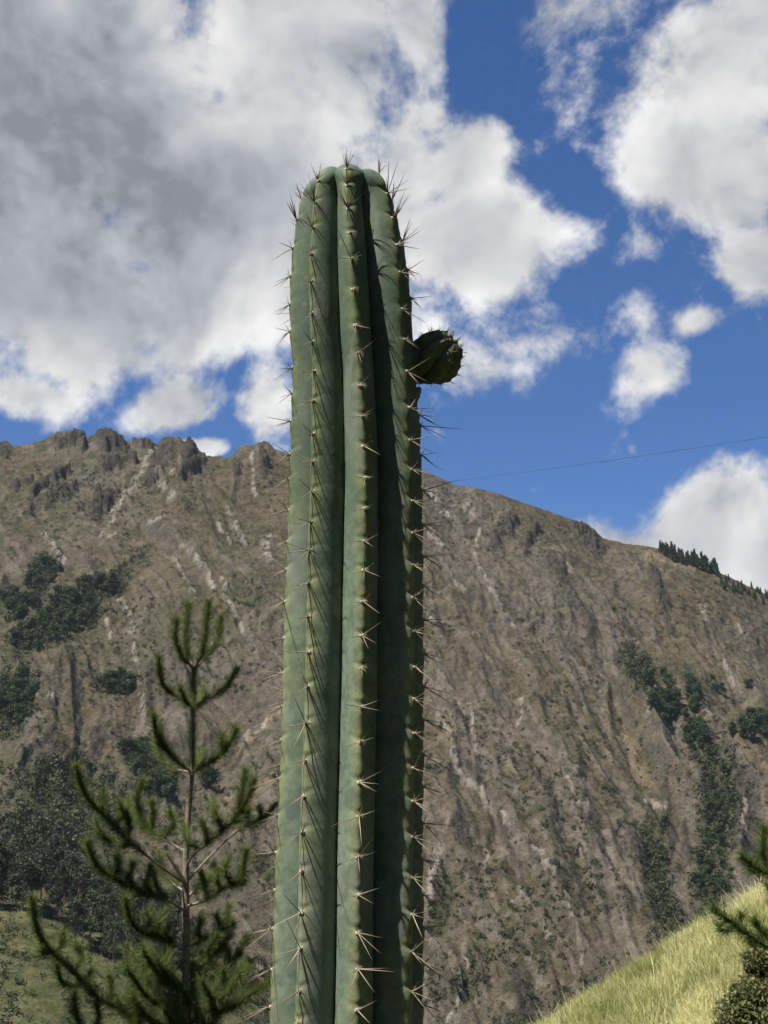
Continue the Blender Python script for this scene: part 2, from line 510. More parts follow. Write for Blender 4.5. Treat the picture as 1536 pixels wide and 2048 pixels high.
def stroke(px, py, pts, w):
    """0..1 mask near a polyline, evaluated only in its neighbourhood."""
    pts = np.asarray(pts, float)
    m = np.zeros(len(px), dtype=np.float32)
    sel = np.where((px > pts[:, 0].min() - 3 * w) & (px < pts[:, 0].max() + 3 * w) & (py > pts[:, 1].min() - 3 * w) & (py < pts[:, 1].max() + 3 * w))[0]
    if not len(sel):
        return m
    q = np.stack([px[sel], py[sel]], -1)
    best = np.full(len(sel), 1e9)
    for a, b in zip(pts[:-1], pts[1:]):
        ab = b - a
        t = np.clip(((q - a) @ ab) / (ab @ ab), 0, 1)
        best = np.minimum(best, np.linalg.norm(q - a - t[:, None] * ab, axis=1))
    m[sel] = 1 - sstep(best, 0.45 * w, 1.35 * w)
    return m


def build_mountain():
    xs = np.concatenate([np.linspace(-1500, -420, 90, endpoint=False), np.linspace(-420, 420, 820, endpoint=False), np.linspace(420, 1500, 90)])
    ys = np.concatenate([np.linspace(300, 620, 60, endpoint=False), np.linspace(620, 1380, 600, endpoint=False), np.linspace(1380, 2100, 70)])
    X, Y = np.meshgrid(xs, ys)
    sh = X.shape
    x, y = X.ravel(), Y.ravel()
    zr = ridge_z(x * YR / np.maximum(y, YR * 0.55))      # spurs fan towards the viewer
    xr = np.linspace(rp[0, 0], rp[-1, 0], 1200)
    ker = np.hanning(81)
    ker /= ker.sum()
    zsm = np.convolve(np.pad(ridge_z(xr), 40, mode='edge'), ker, mode='valid')
    zs = np.interp(x * YR / np.maximum(y, YR * 0.55), xr, zsm)
    kr = sstep(y, YR - 95, YR - 12)
    zr = zs * (1 - kr) + zr * kr
    zr = np.where(y > YR, ridge_z(x), zr)
    y0, z0 = 520.0, -125.0
    t = (y - y0) / (YR - y0)
    tc = np.clip(t, 0, 1)
    P = 0.86 * tc + 0.14 * tc ** 2.2
    z = z0 + (zr - z0) * P
    z = np.where(t < 0, z0 + t * 40, z)
    z = np.where(y > YR, zr - 0.75 * (y - YR) - 0.0006 * (y - YR) ** 2, z)
    # bedding: long ribs that run obliquely down the face
    across = (x - 173) * np.exp(-0.001325 * (y - 1000)) + (fbm(x / 260, y / 260 + 4, 3) - 0.5) * 120
    along = -y
    wob = fbm(x / 160, y / 160, 3) * 2.2
    mid = np.clip(1 - np.abs(tc - 0.5) * 1.0, 0, 1) * sstep(YR - y, 4, 90)
    ribs = fbm(across / 62 + wob, along / 420, 4, ridged=True) - 0.6
    ribs2 = fbm(across / 17 + wob * 1.5, along / 120 + 31, 4, ridged=True) - 0.6
    z = z + mid * (ribs * 44 + ribs2 * 12)
    z = z + mid * (fbm(x / 90 + 5, y / 90, 5) - 0.5) * 26
    P3 = np.stack([x, y, z], -1)
    px, py = proj(P3)
    wx = (fbm(px / 16, py / 16, 4) - 0.5)
    wy = (fbm(px / 16 + 40, py / 16 + 13, 4) - 0.5)
    qx, qy = px + wx * 17, py + wy * 17
    front = y < YR + 6
    mk = {}
    for nm, L in (('dark', DARK), ('pale', PALE), ('tan', TAN), ('green', GREEN)):
        s = np.zeros(len(x), dtype=np.float32)
        for pts, w in L:
            s = np.maximum(s, stroke(qx, qy, pts, w))
        mk[nm] = s * front
    # relief of the outcrops and gullies
    n_rock = fbm(across / 45 + wob, along / 160 + 3, 4)
    crag = fbm(x / 9, y / 9, 5, 0.55, ridged=True)
    crag2 = fbm(x / 22 + 3, y / 22, 4, 0.55, ridged=True)
    bx, by = (x * 0.85 + y * 0.5) / 15 + (crag - 0.5) * 2.5, (y * 0.85 - x * 0.5) / 17 + (crag2 - 0.5) * 2.5
    block = LAT[np.floor(bx).astype(int) & 255, np.floor(by).astype(int) & 255]
    bx, by = (x * 0.9 - y * 0.43) / 4.3 + (crag2 - 0.5) * 2.6, (y * 0.9 + x * 0.43) / 5 + (crag - 0.5) * 2.6
    block2 = LAT[np.floor(bx).astype(int) & 255, np.floor(by).astype(int) & 255]
    high = sstep(y, 1120, 1230)
    z = z + mk['dark'] * (2.0 + (block - 0.35) * 15 * (0.12 + 0.88 * high) + (block2 - 0.5) * 3 + (crag2 - 0.5) * 7 * high) * sstep(YR - y, -5, 25)
    z = z + np.maximum(mk['pale'], 0.7 * mk['tan']) * (0.8 + (block2 - 0.5) * 3.5 + (crag - 0.5) * 3)
    z = z - mk['green'] * 3
    # skyline crags on the craggy left half
    zone = sstep(-x, -60, 40) * np.exp(-((y - YR) / 22) ** 2)
    z = z + zone * ((block - 0.5) * 3 + (block2 - 0.5) * 1.2)
    z = z + zone * (fbm(x / 4, y / 4, 3) - 0.5) * 1.5
    tex = fbm(x / 5, y / 5, 4, 0.6)
    z = z + (tex - 0.5) * 4.0 * sstep(YR - y, 0, 40) + (fbm(x / 7, y / 7, 3) - 0.5) * 1.2
    fine = fbm(across / 5 + wob * 2, along / 22, 4, 0.6, ridged=True)
    z = z + (fine - 0.6) * 3.2 * sstep(YR - y, 0, 30) * (0.35 + sstep(n_rock, 0.45, 0.6))
    z = z + (fbm(x / 2.4, y / 2.4, 3, 0.6) - 0.5) * 1.5
    P3 = np.stack([x, y, z], -1)
    # colours of the ground, with shade painted into the dark crags
    G = z.reshape(sh)
    gy, gx = np.gradient(G, ys, xs)
    slope = np.sqrt(gx ** 2 + gy ** 2).ravel()
    n1 = fbm(x / 70, y / 70, 5)
    n2 = fbm(x / 11 + 7, y / 11, 5, 0.6)
    n3 = fbm(across / 13 + wob, along / 90, 5, 0.6)
    grass = np.array([0.088, 0.072, 0.046])
    olive = np.array([0.060, 0.058, 0.031])
    rust = np.array([0.092, 0.069, 0.048])
    rock = np.array([0.088, 0.081, 0.073])
    c = grass[None] * np.ones((len(x), 1))
    mixc = lambda c, k, col: c * (1 - k[:, None]) + np.asarray(col)[None] * k[:, None]
    c = mixc(c, sstep(n1, 0.45, 0.65) * 0.75, olive)
    c = mixc(c, sstep(fbm(x / 50 + 30, y / 50, 4), 0.5, 0.68) * 0.6, rust)
    c = mixc(c, sstep(n2 + (tc < 0.55) * 0.03, 0.50, 0.64) * 0.6, olive * 0.75)
    rk = sstep(slope * 0.55 + (n3 - 0.5) * 1.6 + (n_rock - 0.5) * 1.5, 0.45, 0.95)
    c = mixc(c, rk * 0.75, rock)
    low = sstep(0.75 - tc, 0, 0.3) * sstep(x, -60, 60)
    c = mixc(c, low * sstep(n3, 0.50, 0.64) * 0.75, (0.106, 0.092, 0.081))
    c = mixc(c, low * sstep(fbm(across / 6 + wob, along / 40, 4, 0.6), 0.60, 0.72) * 0.55, (0.19, 0.168, 0.145))
    c = mixc(c, sstep(fine, 0.60, 0.80) * sstep(n_rock, 0.42, 0.6) * 0.55, (0.150, 0.132, 0.115))
    c = mixc(c, sstep(0.5 - fbm(across / 7 + wob, along / 45 + 77, 4, 0.6), 0.05, 0.16) * 0.55, (0.042, 0.037, 0.028))
    c = mixc(c, sstep(fbm(across / 9 + wob, along / 60 + 9, 5, 0.6), 0.63, 0.74) * 0.45, (0.175, 0.155, 0.132))
    hg = sstep(n2 + n1 * 0.6, 0.78, 0.95) * sstep(-x, -40, 200)
    c = mixc(c, hg * 0.6, (0.050, 0.056, 0.025))
    c = mixc(c, mk['green'] * 0.85, (0.034, 0.042, 0.018))
    c = mixc(c, mk['dark'] * 0.85, (0.028, 0.026, 0.026))  # dark rock, colour deepened to stand for the shadowed steep faces
    c = mixc(c, mk['tan'] * 0.65, (0.20, 0.155, 0.105))
    c = mixc(c, mk['pale'] * np.clip(0.08 + 3.4 * (crag - 0.52), 0.0, 0.85), (0.29, 0.272, 0.248))
    c = c * np.array([1.02, 0.97, 0.89])[None]
    me = mesh('mountain', P3, grid_faces(*sh), M_ROCKY, True, {'albedo': c})
    o = obj('mountain', me, kind='structure')
    return o, xs, ys, G, mk


mountain, MX, MY, MG, MK = build_mountain()


def mz(x, y):
    """Height of the mountain sheet."""
    i = np.clip(np.searchsorted(MX, x) - 1, 0, len(MX) - 2)
    j = np.clip(np.searchsorted(MY, y) - 1, 0, len(MY) - 2)
    fx = (x - MX[i]) / (MX[i + 1] - MX[i])
    fy = (y - MY[j]) / (MY[j + 1] - MY[j])
    return (MG[j, i] * (1 - fx) + MG[j, i + 1] * fx) * (1 - fy) + (MG[j + 1, i] * (1 - fx) + MG[j + 1, i + 1] * fx) * fy


def on_mountain(px, py):
    """First point of the mountain seen at photo position px, py (or None)."""
    d = ray(px, py)
    d = d / d[1]
    Ys = np.arange(560, 1500, 1.5)
    P = EYE[None] + d[None] * Ys[:, None]
    hit = np.where(mz(P[:, 0], Ys) > P[:, 2])[0]
    if not len(hit):
        return None
    p = P[hit[0]]
    return np.array([p[0], p[1], mz(p[0], p[1])])


# ------------------------------------------------------------------ lower hill in the valley, on the left
def build_foothill():
    crest = [(-700, 1700), (-300, 1760), (-60, 1800), (0, 1800), (100, 1815), (200, 1850), (320, 1890), (450, 1950), (560, 2020), (650, 2090), (900, 2300)]
    YC = 480.0
    cp = np.array([at(a, b, YC) for a, b in crest])
    xs = np.linspace(-420, 60, 260)
    ys = np.linspace(240, 640, 200)
    X, Y = np.meshgrid(xs, ys)
    x, y = X.ravel(), Y.ravel()
    zc = np.interp(x, cp[:, 0], cp[:, 2])
    d = y - YC
    z = zc - np.where(d < 0, 0.34 * (np.sqrt(d * d + 400) - 20), 0.22 * (np.sqrt(d * d + 400) - 20))
    z = z + (fbm(x / 40, y / 40, 5) - 0.5) * 7 + (fbm(x / 4, y / 4, 4) - 0.5) * 1.0
    n = fbm(x / 26, y / 26, 5)
    n2 = fbm(x / 7, y / 7, 4)
    c = np.array([0.058, 0.070, 0.024])[None] * np.ones((len(x), 1))
    mixc = lambda c, k, col: c * (1 - k[:, None]) + np.asarray(col)[None] * k[:, None]
    c = mixc(c, sstep(n, 0.5, 0.62), (0.095, 0.085, 0.042))
    c = mixc(c, sstep(n2, 0.46, 0.58) * 0.8, (0.036, 0.046, 0.017))
    c = mixc(c, sstep(fbm(x / 2.2, y / 2.2, 4), 0.50, 0.62) * 0.7, (0.115, 0.108, 0.050))
    c = mixc(c, sstep(y, 462, 476) * 0.8, (0.13, 0.105, 0.062))
    G = z.reshape(X.shape)
    me = mesh('foothill', np.stack([x, y, z], -1), grid_faces(*X.shape), M_HILL, True, {'albedo': c})
    obj('foothill', me, kind='structure')

    def hz(px, py):
        j = np.clip(((py - ys[0]) / (ys[1] - ys[0])).astype(int), 0, len(ys) - 1)
        i = np.clip(((px - xs[0]) / (xs[1] - xs[0])).astype(int), 0, len(xs) - 1)
        return G[j, i]
    return hz


hill_z = build_foothill()

# ------------------------------------------------------------------ near ground with the grassy bank on the right
YB = 20.0


def near_z(x, y):
    r = np.sqrt(x * x + y * y)
    g = -0.13 * np.maximum(0, y - 7) - 0.00012 * np.maximum(0, r - 60) ** 2
    crest = -0.15 - 0.19 + 0.58 * (x - 2.09)
    d = y - YB
    b = crest - np.where(d < 0, 0.20 * (np.sqrt(d * d + 0.6) - 0.77), 0.45 * (np.sqrt(d * d + 0.6) - 0.77))
    b = np.minimum(b, 9 - 0.2 * np.maximum(0, r - 60))
    k = 0.25
    h = np.clip(0.5 + 0.5 * (b - g) / k, 0, 1)
    z = g * (1 - h) + b * h + k * h * (1 - h)
    # unseen steep hillside on the right and behind the viewer, added to block skylight
    azi = np.degrees(np.arctan2(x, y)) % 360
    H = sstep(azi, 32, 62) * (1 - sstep(azi, 250, 290))
    rise = 1.2 * (np.sqrt((np.maximum(0, r - 1.9)) ** 2 + 0.3) - 0.55)
    rise = 60 * (1 - np.exp(-rise / 60)) * np.exp(-np.maximum(0, r - 200) / 300)
    z = np.maximum(z, H * rise + np.minimum(g, 0) * (1 - H))
    return np.maximum(z, -190.0)


def build_ground():
    rad = np.concatenate([[0.0], np.geomspace(0.4, 60, 130), np.geomspace(66, 9000, 60)])
    ang = np.linspace(0, 2 * math.pi, 240, endpoint=False)
    Rr, A = np.meshgrid(rad, ang, indexing='ij')
    x, y = (Rr * np.sin(A)).ravel(), (Rr * np.cos(A)).ravel()
    z = near_z(x, y)
    z = z + (fbm(x / 1.3, y / 1.3, 4) - 0.5) * 0.10 * (np.hypot(x, y) > 0.3)
    n = fbm(x / 2, y / 2, 4)
    c = np.array([0.036, 0.042, 0.018])[None] * np.ones((len(x), 1))
    k = sstep(n, 0.45, 0.6)[:, None]
    c = c * (1 - k) + np.array([0.040, 0.034, 0.020])[None] * k
    nr, nc = len(rad), len(ang)
    i = np.arange(nr * nc).reshape(nr, nc)
    j = np.roll(i, -1, axis=1)
    q = np.stack([i[1:-1], i[2:], j[2:], j[1:-1]], -1).reshape(-1, 4)
    t = np.stack([np.zeros(nc, int), i[1], j[1]], -1)
    me = mesh('ground', np.stack([x, y, z], -1), [t, q], M_NEAR, True, {'albedo': c})
    obj('ground', me, kind='structure')


build_ground()


# ------------------------------------------------------------------ far trees
def leaf_cloud(n, centres, radii, size, rng, flat=0.35):
    """n small four-cornered leaf sprays spread through ellipsoids; returns verts, quads, tint."""
    k = rng.integers(0, len(centres), n)
    v = rng.normal(size=(n, 3))
    v /= np.linalg.norm(v, axis=1)[:, None]
    rr = rng.random(n) ** 0.45
    p = centres[k] + v * rr[:, None] * radii[k]
    a = rng.normal(size=(n, 3))
    a /= np.linalg.norm(a, axis=1)[:, None]
    b = np.cross(a, rng.normal(size=(n, 3)))
    b /= np.linalg.norm(b, axis=1)[:, None]
    s = size * (0.6 + 0.8 * rng.random(n))[:, None]
    q = np.stack([p - a * s, p - b * s * flat, p + a * s, p + b * s * flat], 1)
    V = q.reshape(-1, 3)
    Q = np.arange(4 * n).reshape(n, 4)
    tint = np.repeat(np.clip(rng.normal(0.45, 0.25, n), 0, 1), 4)
    return V, Q, tint


def far_tree_mesh(seed, shape, n=900):
    rng = np.random.default_rng(seed)
    if shape == 'cone':
        hs = np.linspace(0.10, 0.97, 11)
        c = np.stack([rng.normal(0, 0.02, 11), rng.normal(0, 0.02, 11), hs], -1)
        w = 0.24 * (1.04 - hs) + 0.015
        r = np.stack([w, w, np.full(11, 0.07)], -1)
    else:
        m = 11
        c = np.stack([rng.uniform(-0.2, 0.2, m), rng.uniform(-0.2, 0.2, m), rng.uniform(0.30, 0.82, m)], -1)
        w = rng.uniform(0.13, 0.24, m)
        r = np.stack([w, w, w * 0.9], -1)
    V, Q, t = leaf_cloud(n, c, r, 0.043, rng, 0.7)
    nv = len(V)
    TV, TQ = tube([(0, 0, -0.12), (0, 0, 0.3), (0, 0, 0.6)], [0.028, 0.02, 0.01], 5)
    me = mesh('far_tree', np.vstack([V, TV]), np.vstack([Q, TQ + nv]), M_FAR, False, {'tint': np.concatenate([t, np.zeros(len(TV))])})
    return me


FT_CONE = [far_tree_mesh(s, 'cone') for s in (1, 2, 3)]
FT_ROUND = [far_tree_mesh(s, 'round') for s in (11, 12, 13, 14)]


def plant_far(name, label, group, spots, hmin, hmax, kinds, cat='tree', rng=RNG):
    n = 0
    for px, py in spots:
        p = on_mountain(px, py)
        if p is None:
            continue
        h = rng.uniform(hmin, hmax)
        o = obj(name, kinds[int(rng.integers(len(kinds)))], None, label, cat, group)
        w = h * rng.uniform(0.85, 1.25)
        o.location = (p[0], p[1], p[2] - 0.04 * h)
        o.scale = (w, w, h)
        o.rotation_euler = (0, 0, rng.uniform(0, 6.28))
        n += 1
    return n


def in_stroke(pts, w, n, rng=RNG):
    pts = np.asarray(pts, float)
    seg = np.linalg.norm(np.diff(pts, axis=0), axis=1)
    out = []
    for _ in range(n):
        k = rng.choice(len(seg), p=seg / seg.sum())
        t = rng.random()
        p = pts[k] * (1 - t) + pts[k + 1] * t
        a, r = rng.uniform(0, 6.28), w * math.sqrt(rng.random())
        out.append((p[0] + r * math.cos(a), p[1] + r * math.sin(a)))
    return out


plant_far('ridge_conifer', 'dark conifer in the belt of trees on the skyline ridge, right of the cactus', 'conifers on the skyline ridge',
          [(1322 + 3.4 * k + random.uniform(-2, 2), 1103 + 1.25 * k + random.uniform(1, 10)) for k in range(34)], 8, 17, FT_CONE)
plant_far('ridge_conifer', 'small conifer of the thin wood running down the ridge to the right edge', 'conifers lower on the ridge',
          [(1443 + 2.6 * k + random.uniform(-2, 2), 1150 + 1.1 * k + random.uniform(2, 26)) for k in range(37)], 4, 8, FT_CONE)
plant_far('slope_tree', 'dark round tree of the big clump midway down the right slope', 'clump of trees on the right slope',
          in_stroke([(1315, 1370), (1330, 1420), (1355, 1430)], 26, 30) + in_stroke([(1385, 1350), (1384, 1420)], 14, 14), 9, 14, FT_ROUND)
for px, py, h, lab in ((1452, 1182, 9, 'lone dark bushy tree just below the ridge wood on the right'), (1484, 1192, 6, 'smaller lone tree right of the dark bushy one below the ridge wood'),
                       (1425, 1372, 10, 'dark tree right of the big clump on the right slope, upper of a close pair'), (1443, 1390, 11, 'dark tree right of the big clump on the right slope, lower of a close pair'),
                       (1497, 1378, 9, 'lone dark tree on bare slope near the right edge, level with the big clump'), (1515, 1290, 7, 'lone tree near the right edge, above the big clump'),
                       (1228, 1226, 6, 'single round bush on the bare slope right of the cactus, below the strata bands'), (1332, 1664, 12, 'dark bushy tree beside the pale rock knob in the lower right gully')):
    plant_far('slope_tree', lab, None, [(px, py)], h, h, FT_ROUND)
plant_far('slope_tree', 'dark tree along the steep gully below the big clump on the right slope', 'trees at the head of the right gully',
          in_stroke([(1390, 1470), (1412, 1510)], 22, 16) + in_stroke([(1470, 1490), (1500, 1460), (1530, 1470)], 24, 22), 8, 13, FT_ROUND)
plant_far('slope_tree', 'tree in the green band down the gully above the grassy bank', 'trees in the lower right gully',
          in_stroke([(1430, 1560), (1440, 1620), (1425, 1700), (1415, 1790)], 30, 34), 5, 9, FT_ROUND)
plant_far('slope_tree', 'dark tree of the upper forest band on the left slope', 'upper forest band on the left',
          in_stroke([(0, 1215), (50, 1225), (161, 1195), (228, 1176)], 20, 40), 8, 13, FT_ROUND)
plant_far('slope_tree', 'dark tree of the second forest band in the left ravine', 'lower forest band on the left',
          in_stroke([(25, 1300), (121, 1262), (188, 1224)], 24, 36) + in_stroke([(0, 1450), (40, 1390)], 34, 22), 8, 13, FT_ROUND)
plant_far('slope_tree', 'dark tree of the two small clumps above the forest band on the left slope', 'small clumps above the left forest',
          in_stroke([(55, 1172), (90, 1172)], 12, 8) + in_stroke([(95, 1140), (112, 1146)], 12, 6), 8, 12, FT_ROUND)
plant_far('slope_tree', 'dark tree in the small clump left of the young pine top', 'clump beside the pine top',
          in_stroke([(212, 1376), (262, 1380)], 12, 12), 8, 13, FT_ROUND)
plant_far('slope_tree', 'dark tree of the clump behind the middle of the young pine', 'clump behind the pine',
          in_stroke([(270, 1510), (300, 1560), (330, 1580)], 28, 26) + in_stroke([(405, 1572), (425, 1578)], 8, 4), 8, 13, FT_ROUND)


# scrub: low bushes scattered over the slopes, far too many to count
def build_scrub():
    rng = np.random.default_rng(5)
    base_v, base_q = [], []
    pts = []
    cand = rng.uniform((-40, 930), (1576, 2060), (15000, 2))
    d = fbm(cand[:, 0] / 90, cand[:, 1] / 90, 4)
    keep = rng.random(len(cand)) < sstep(d, 0.42, 0.62) * 0.75 + 0.05
    cand = cand[keep]
    for px, py in cand[:5200]:
        pts.append((px, py, rng.uniform(0.7, 2.2)))
    for st, w in GREEN:
        thin = tuple(st[0]) in ((895, 1757), (930, 1990), (470, 1180), (240, 1150), (500, 1700))
        for px, py in in_stroke(st, w * (1.9 if thin else 1.25), int((26 + w * 5) * (0.5 if thin else 1.0)), rng):
            pts.append((px, py, rng.uniform(0.8, 1.9) if thin else rng.uniform(1.2, 4.0)))
    Vs, Qs, Ts, n = [], [], [], 0
    for px, py, s in pts:
        if 560 < px < 850:
            continue
        p = on_mountain(px, py)
        if p is None or p[1] > YR - 10:
            continue
        m = 16 if s < 1.5 else 44
        v = rng.normal(size=(m, 3)) * np.array([0.5, 0.5, 0.36]) * s + np.array([0, 0, 0.4 * s])
        a = rng.normal(size=(m, 3))
        a /= np.linalg.norm(a, axis=1)[:, None]
        b = np.cross(a, rng.normal(size=(m, 3)))
        b /= np.linalg.norm(b, axis=1)[:, None]
        k = s * (0.36 if s < 1.5 else 0.20)
        q = np.stack([v - a * k, v - b * k, v + a * k, v + b * k], 1).reshape(-1, 3) + p
        Vs.append(q)
        Qs.append(np.arange(4 * m).reshape(m, 4) + n)
        Ts.append(np.full(4 * m, np.clip(rng.normal(0.45, 0.3), 0, 1)))
        n += 4 * m
    me = mesh('scrub', np.vstack(Vs), np.vstack(Qs), M_SCRUB, False, {'tint': np.concatenate(Ts)})
    obj('scrub', me, None, 'low green bushes dotted over the mountain slopes', 'scrub', None, 'stuff')


build_scrub()


def build_hill_scrub():
    rng = np.random.default_rng(15)
    n = 9000
    x, y = rng.uniform(-330, 10, n), rng.uniform(330, 500, n)
    d = fbm(x / 22, y / 22, 4)
    ok = rng.random(n) < 0.25 + 0.75 * sstep(d, 0.42, 0.56)
    x, y = x[ok], y[ok]
    z = hill_z(x, y)
    Vs, Qs, Ts, k = [], [], [], 0
    for p, s in zip(np.stack([x, y, z], -1), rng.uniform(0.4, 1.7, len(x))):
        m = 22
        v = rng.normal(size=(m, 3)) * np.array([0.5, 0.5, 0.36]) * s + np.array([0, 0, 0.4 * s])
        a = rng.normal(size=(m, 3))
        a /= np.linalg.norm(a, axis=1)[:, None]
        b = np.cross(a, rng.normal(size=(m, 3)))
        b /= np.linalg.norm(b, axis=1)[:, None]
        w = s * 0.22
        Vs.append(np.stack([v - a * w, v - b * w, v + a * w, v + b * w], 1).reshape(-1, 3) + p)
        Qs.append(np.arange(4 * m).reshape(m, 4) + k)
        Ts.append(np.full(4 * m, np.clip(rng.normal(0.55, 0.3), 0, 1)))
        k += 4 * m
    me = mesh('hill_scrub', np.vstack(Vs), np.vstack(Qs), M_SCRUB, False, {'tint': np.concatenate(Ts)})
    obj('hill_scrub', me, None, 'low bushes growing on the green lower hill', 'scrub', None, 'stuff')


build_hill_scrub()


# gum trees standing on the lower hill
def gum_parts(seed):
    rng = np.random.default_rng(seed)
    m = 22
    hs = rng.uniform(0.28, 0.96, m)
    wid = 0.16 * np.sin(np.clip((hs - 0.15) / 0.85, 0, 1) * math.pi) + 0.05
    a = rng.uniform(0, 6.28, m)
    c = np.stack([np.cos(a) * wid * rng.random(m) ** 0.5, np.sin(a) * wid * rng.random(m) ** 0.5, hs], -1)
    r = rng.uniform(0.055, 0.11, m)
    V, Q, t = leaf_cloud(2600, c, np.stack([r, r, r * 1.25], -1), 0.019, rng, 0.5)
    crown = mesh('crown', V, Q, M_GUM, False, {'tint': t})
    P = np.array([(0, 0, -0.1), (0.01, 0, 0.2), (-0.012, 0.01, 0.5), (0.0, 0.0, 0.9)])
    TV, TQ = tube(spline(P, 9), np.linspace(0.016, 0.004, 9), 6)
    Vs, Qs, n = [TV], [TQ], len(TV)
    for k in range(7):
        z = rng.uniform(0.2, 0.7)
        a = rng.uniform(0, 6.28)
        e = np.array([math.cos(a) * 0.13, math.sin(a) * 0.13, z + 0.16])
        bv, bq = tube(spline([(0, 0, z), (e[0] * 0.5, e[1] * 0.5, z + 0.06), e], 5), np.linspace(0.007, 0.002, 5), 5)
        Vs.append(bv)
        Qs.append(bq + n)
        n += len(bv)
    trunk = mesh('trunk', np.vstack(Vs), np.vstack(Qs), M_BARK, True)
    return crown, trunk


GUMS = [gum_parts(s) for s in (21, 22, 23)]
gum_spots = [(-10, 1795, 475, 19), (24, 1800, 482, 17), (62, 1815, 470, 20), (100, 1822, 486, 22), (138, 1830, 476, 19), (172, 1842, 488, 21), (205, 1856, 470, 19), (240, 1868, 484, 17),
             (275, 1884, 478, 19), (312, 1902, 470, 17), (350, 1925, 485, 18), (392, 1950, 476, 16), (432, 1975, 480, 15), (472, 2000, 470, 14), (80, 1800, 500, 22), (190, 1830, 505, 22),
             (10, 1790, 505, 20), (255, 1850, 500, 20), (330, 1890, 500, 18), (225, 1960, 440, 15), (285, 1990, 445, 15), (180, 1900, 455, 15), (515, 2030, 475, 14),
             (45, 1808, 462, 19), (120, 1822, 464, 18), (155, 1836, 462, 17), (222, 1862, 460, 17), (260, 1880, 462, 17), (300, 1900, 458, 16), (340, 1920, 462, 16), (150, 1860, 446, 14), (205, 1885, 446, 15), (250, 1920, 446, 14), (370, 1945, 460, 15), (-20, 1800, 462, 17)]
for k, (px, py, Y, h) in enumerate(gum_spots):
    x = at(px, py, Y)[0]
    t = obj('gum_tree', None, None, 'grey-green leafy tree in the wood on the lower hill behind the young pine', 'tree', 'wood on the lower hill')
    t.location = (x, Y, float(hill_z(np.array(x), np.array(Y))))
    t.scale = (h * random.uniform(0.95, 1.3),) * 2 + (h,)
    t.rotation_euler = (0, 0, random.uniform(0, 6.28))
    cr, tr = GUMS[k % 3]
    obj('crown', cr, t)
    obj('trunk', tr, t)

# ------------------------------------------------------------------ overhead wire
def build_wire():
    a, b = at(860, 968, 620), at(1700, 848, 330)
    t = np.linspace(0, 1, 60)[:, None]
    P = a * (1 - t) + b * t
    P[:, 2] -= 0.8 * (4 * t * (1 - t))[:, 0]
    V, Q = tube(P, 0.055, 5)
    obj('overhead_wire', mesh('overhead_wire', V, Q, M_WIRE, True), None, 'thin dark power line crossing the blue sky right of the cactus', 'wire')


build_wire()

# ------------------------------------------------------------------ pines
def needles(P, n_per_m, length, width, spread, rng, t0=0.0):
    """Needle triangles round the polyline P from fraction t0 to the tip."""
    P = np.asarray(P)
    seg = np.linalg.norm(np.diff(P, axis=0), axis=1)
    cum = np.concatenate([[0], np.cumsum(seg)])
    L = cum[-1]
    n = max(8, int(n_per_m * L * (1 - t0)))
    s = (t0 + (1 - t0) * rng.random(n)) * L
    p = np.stack([np.interp(s, cum, P[:, k]) for k in range(3)], -1)
    p2 = np.stack([np.interp(np.minimum(s + 0.01 * L, L), cum, P[:, k]) - np.interp(np.minimum(s + 0.01 * L, L) - 0.02 * L, cum, P[:, k]) for k in range(3)], -1)
    T = p2 / (np.linalg.norm(p2, axis=1)[:, None] + 1e-9)
    r = np.cross(T, rng.normal(size=(n, 3)))
    r /= np.linalg.norm(r, axis=1)[:, None] + 1e-9
    sp = spread * (0.45 + 1.0 * rng.random(n))[:, None]
    d = T * (1 - 0.3 * sp) + r * sp + np.array([0, 0, -0.04])
    d /= np.linalg.norm(d, axis=1)[:, None]
    ln = length * (0.6 + 0.6 * rng.random(n))[:, None]
    w = np.cross(d, rng.normal(size=(n, 3)))
    w /= np.linalg.norm(w, axis=1)[:, None] + 1e-9
    w *= width * 0.5
    V = np.stack([p - w, p + w, p + d * ln], 1).reshape(-1, 3)
    tint = np.repeat(np.clip(rng.normal(0.45, 0.30, n) + 0.25 * (s / L - 0.5), 0, 1), 3)
    tint[2::3] += 0.15
    return V, np.arange(3 * n).reshape(n, 3), np.clip(tint, 0, 1)


def build_branch(parent, wood, mains, rng, mat, n_per_m, length, width, spread, rad):
    """One branch object (wood) with its needles as a sub-part. mains: list of (polyline, needle start)."""
    Vs, Qs, n = [], [], 0
    NV, NQ, NTt, m = [], [], [], 0
    for i, (pl, t0) in enumerate(mains):
        P = spline(pl, 16)
        L = np.linalg.norm(np.diff(P, axis=0), axis=1).sum()
        r0 = rad if i == 0 else rad * 0.6
        v, q = tube(P, np.linspace(r0, r0 * 0.35, len(P)), 6)
        Vs.append(v); Qs.append(q + n); n += len(v)
        if t0 < 1:
            for dens, ln, sp, tt in ((0.55, 0.72, spread, t0), (0.55, 1.30, spread * 1.35, max(0.0, t0 - 0.12))):
                v, q, t = needles(P, n_per_m * dens, length * ln, width, sp, rng, tt)
                NV.append(v); NQ.append(q + m); NTt.append(t); m += len(v)
    b = obj('branch', mesh('branch', np.vstack(Vs), np.vstack(Qs), wood, True), parent)
    if NV:
        obj('needle_foliage', mesh('needle_foliage', np.vstack(NV), np.vstack(NQ), mat, False, {'tint': np.concatenate(NTt)}), b, kind='stuff')
    return b


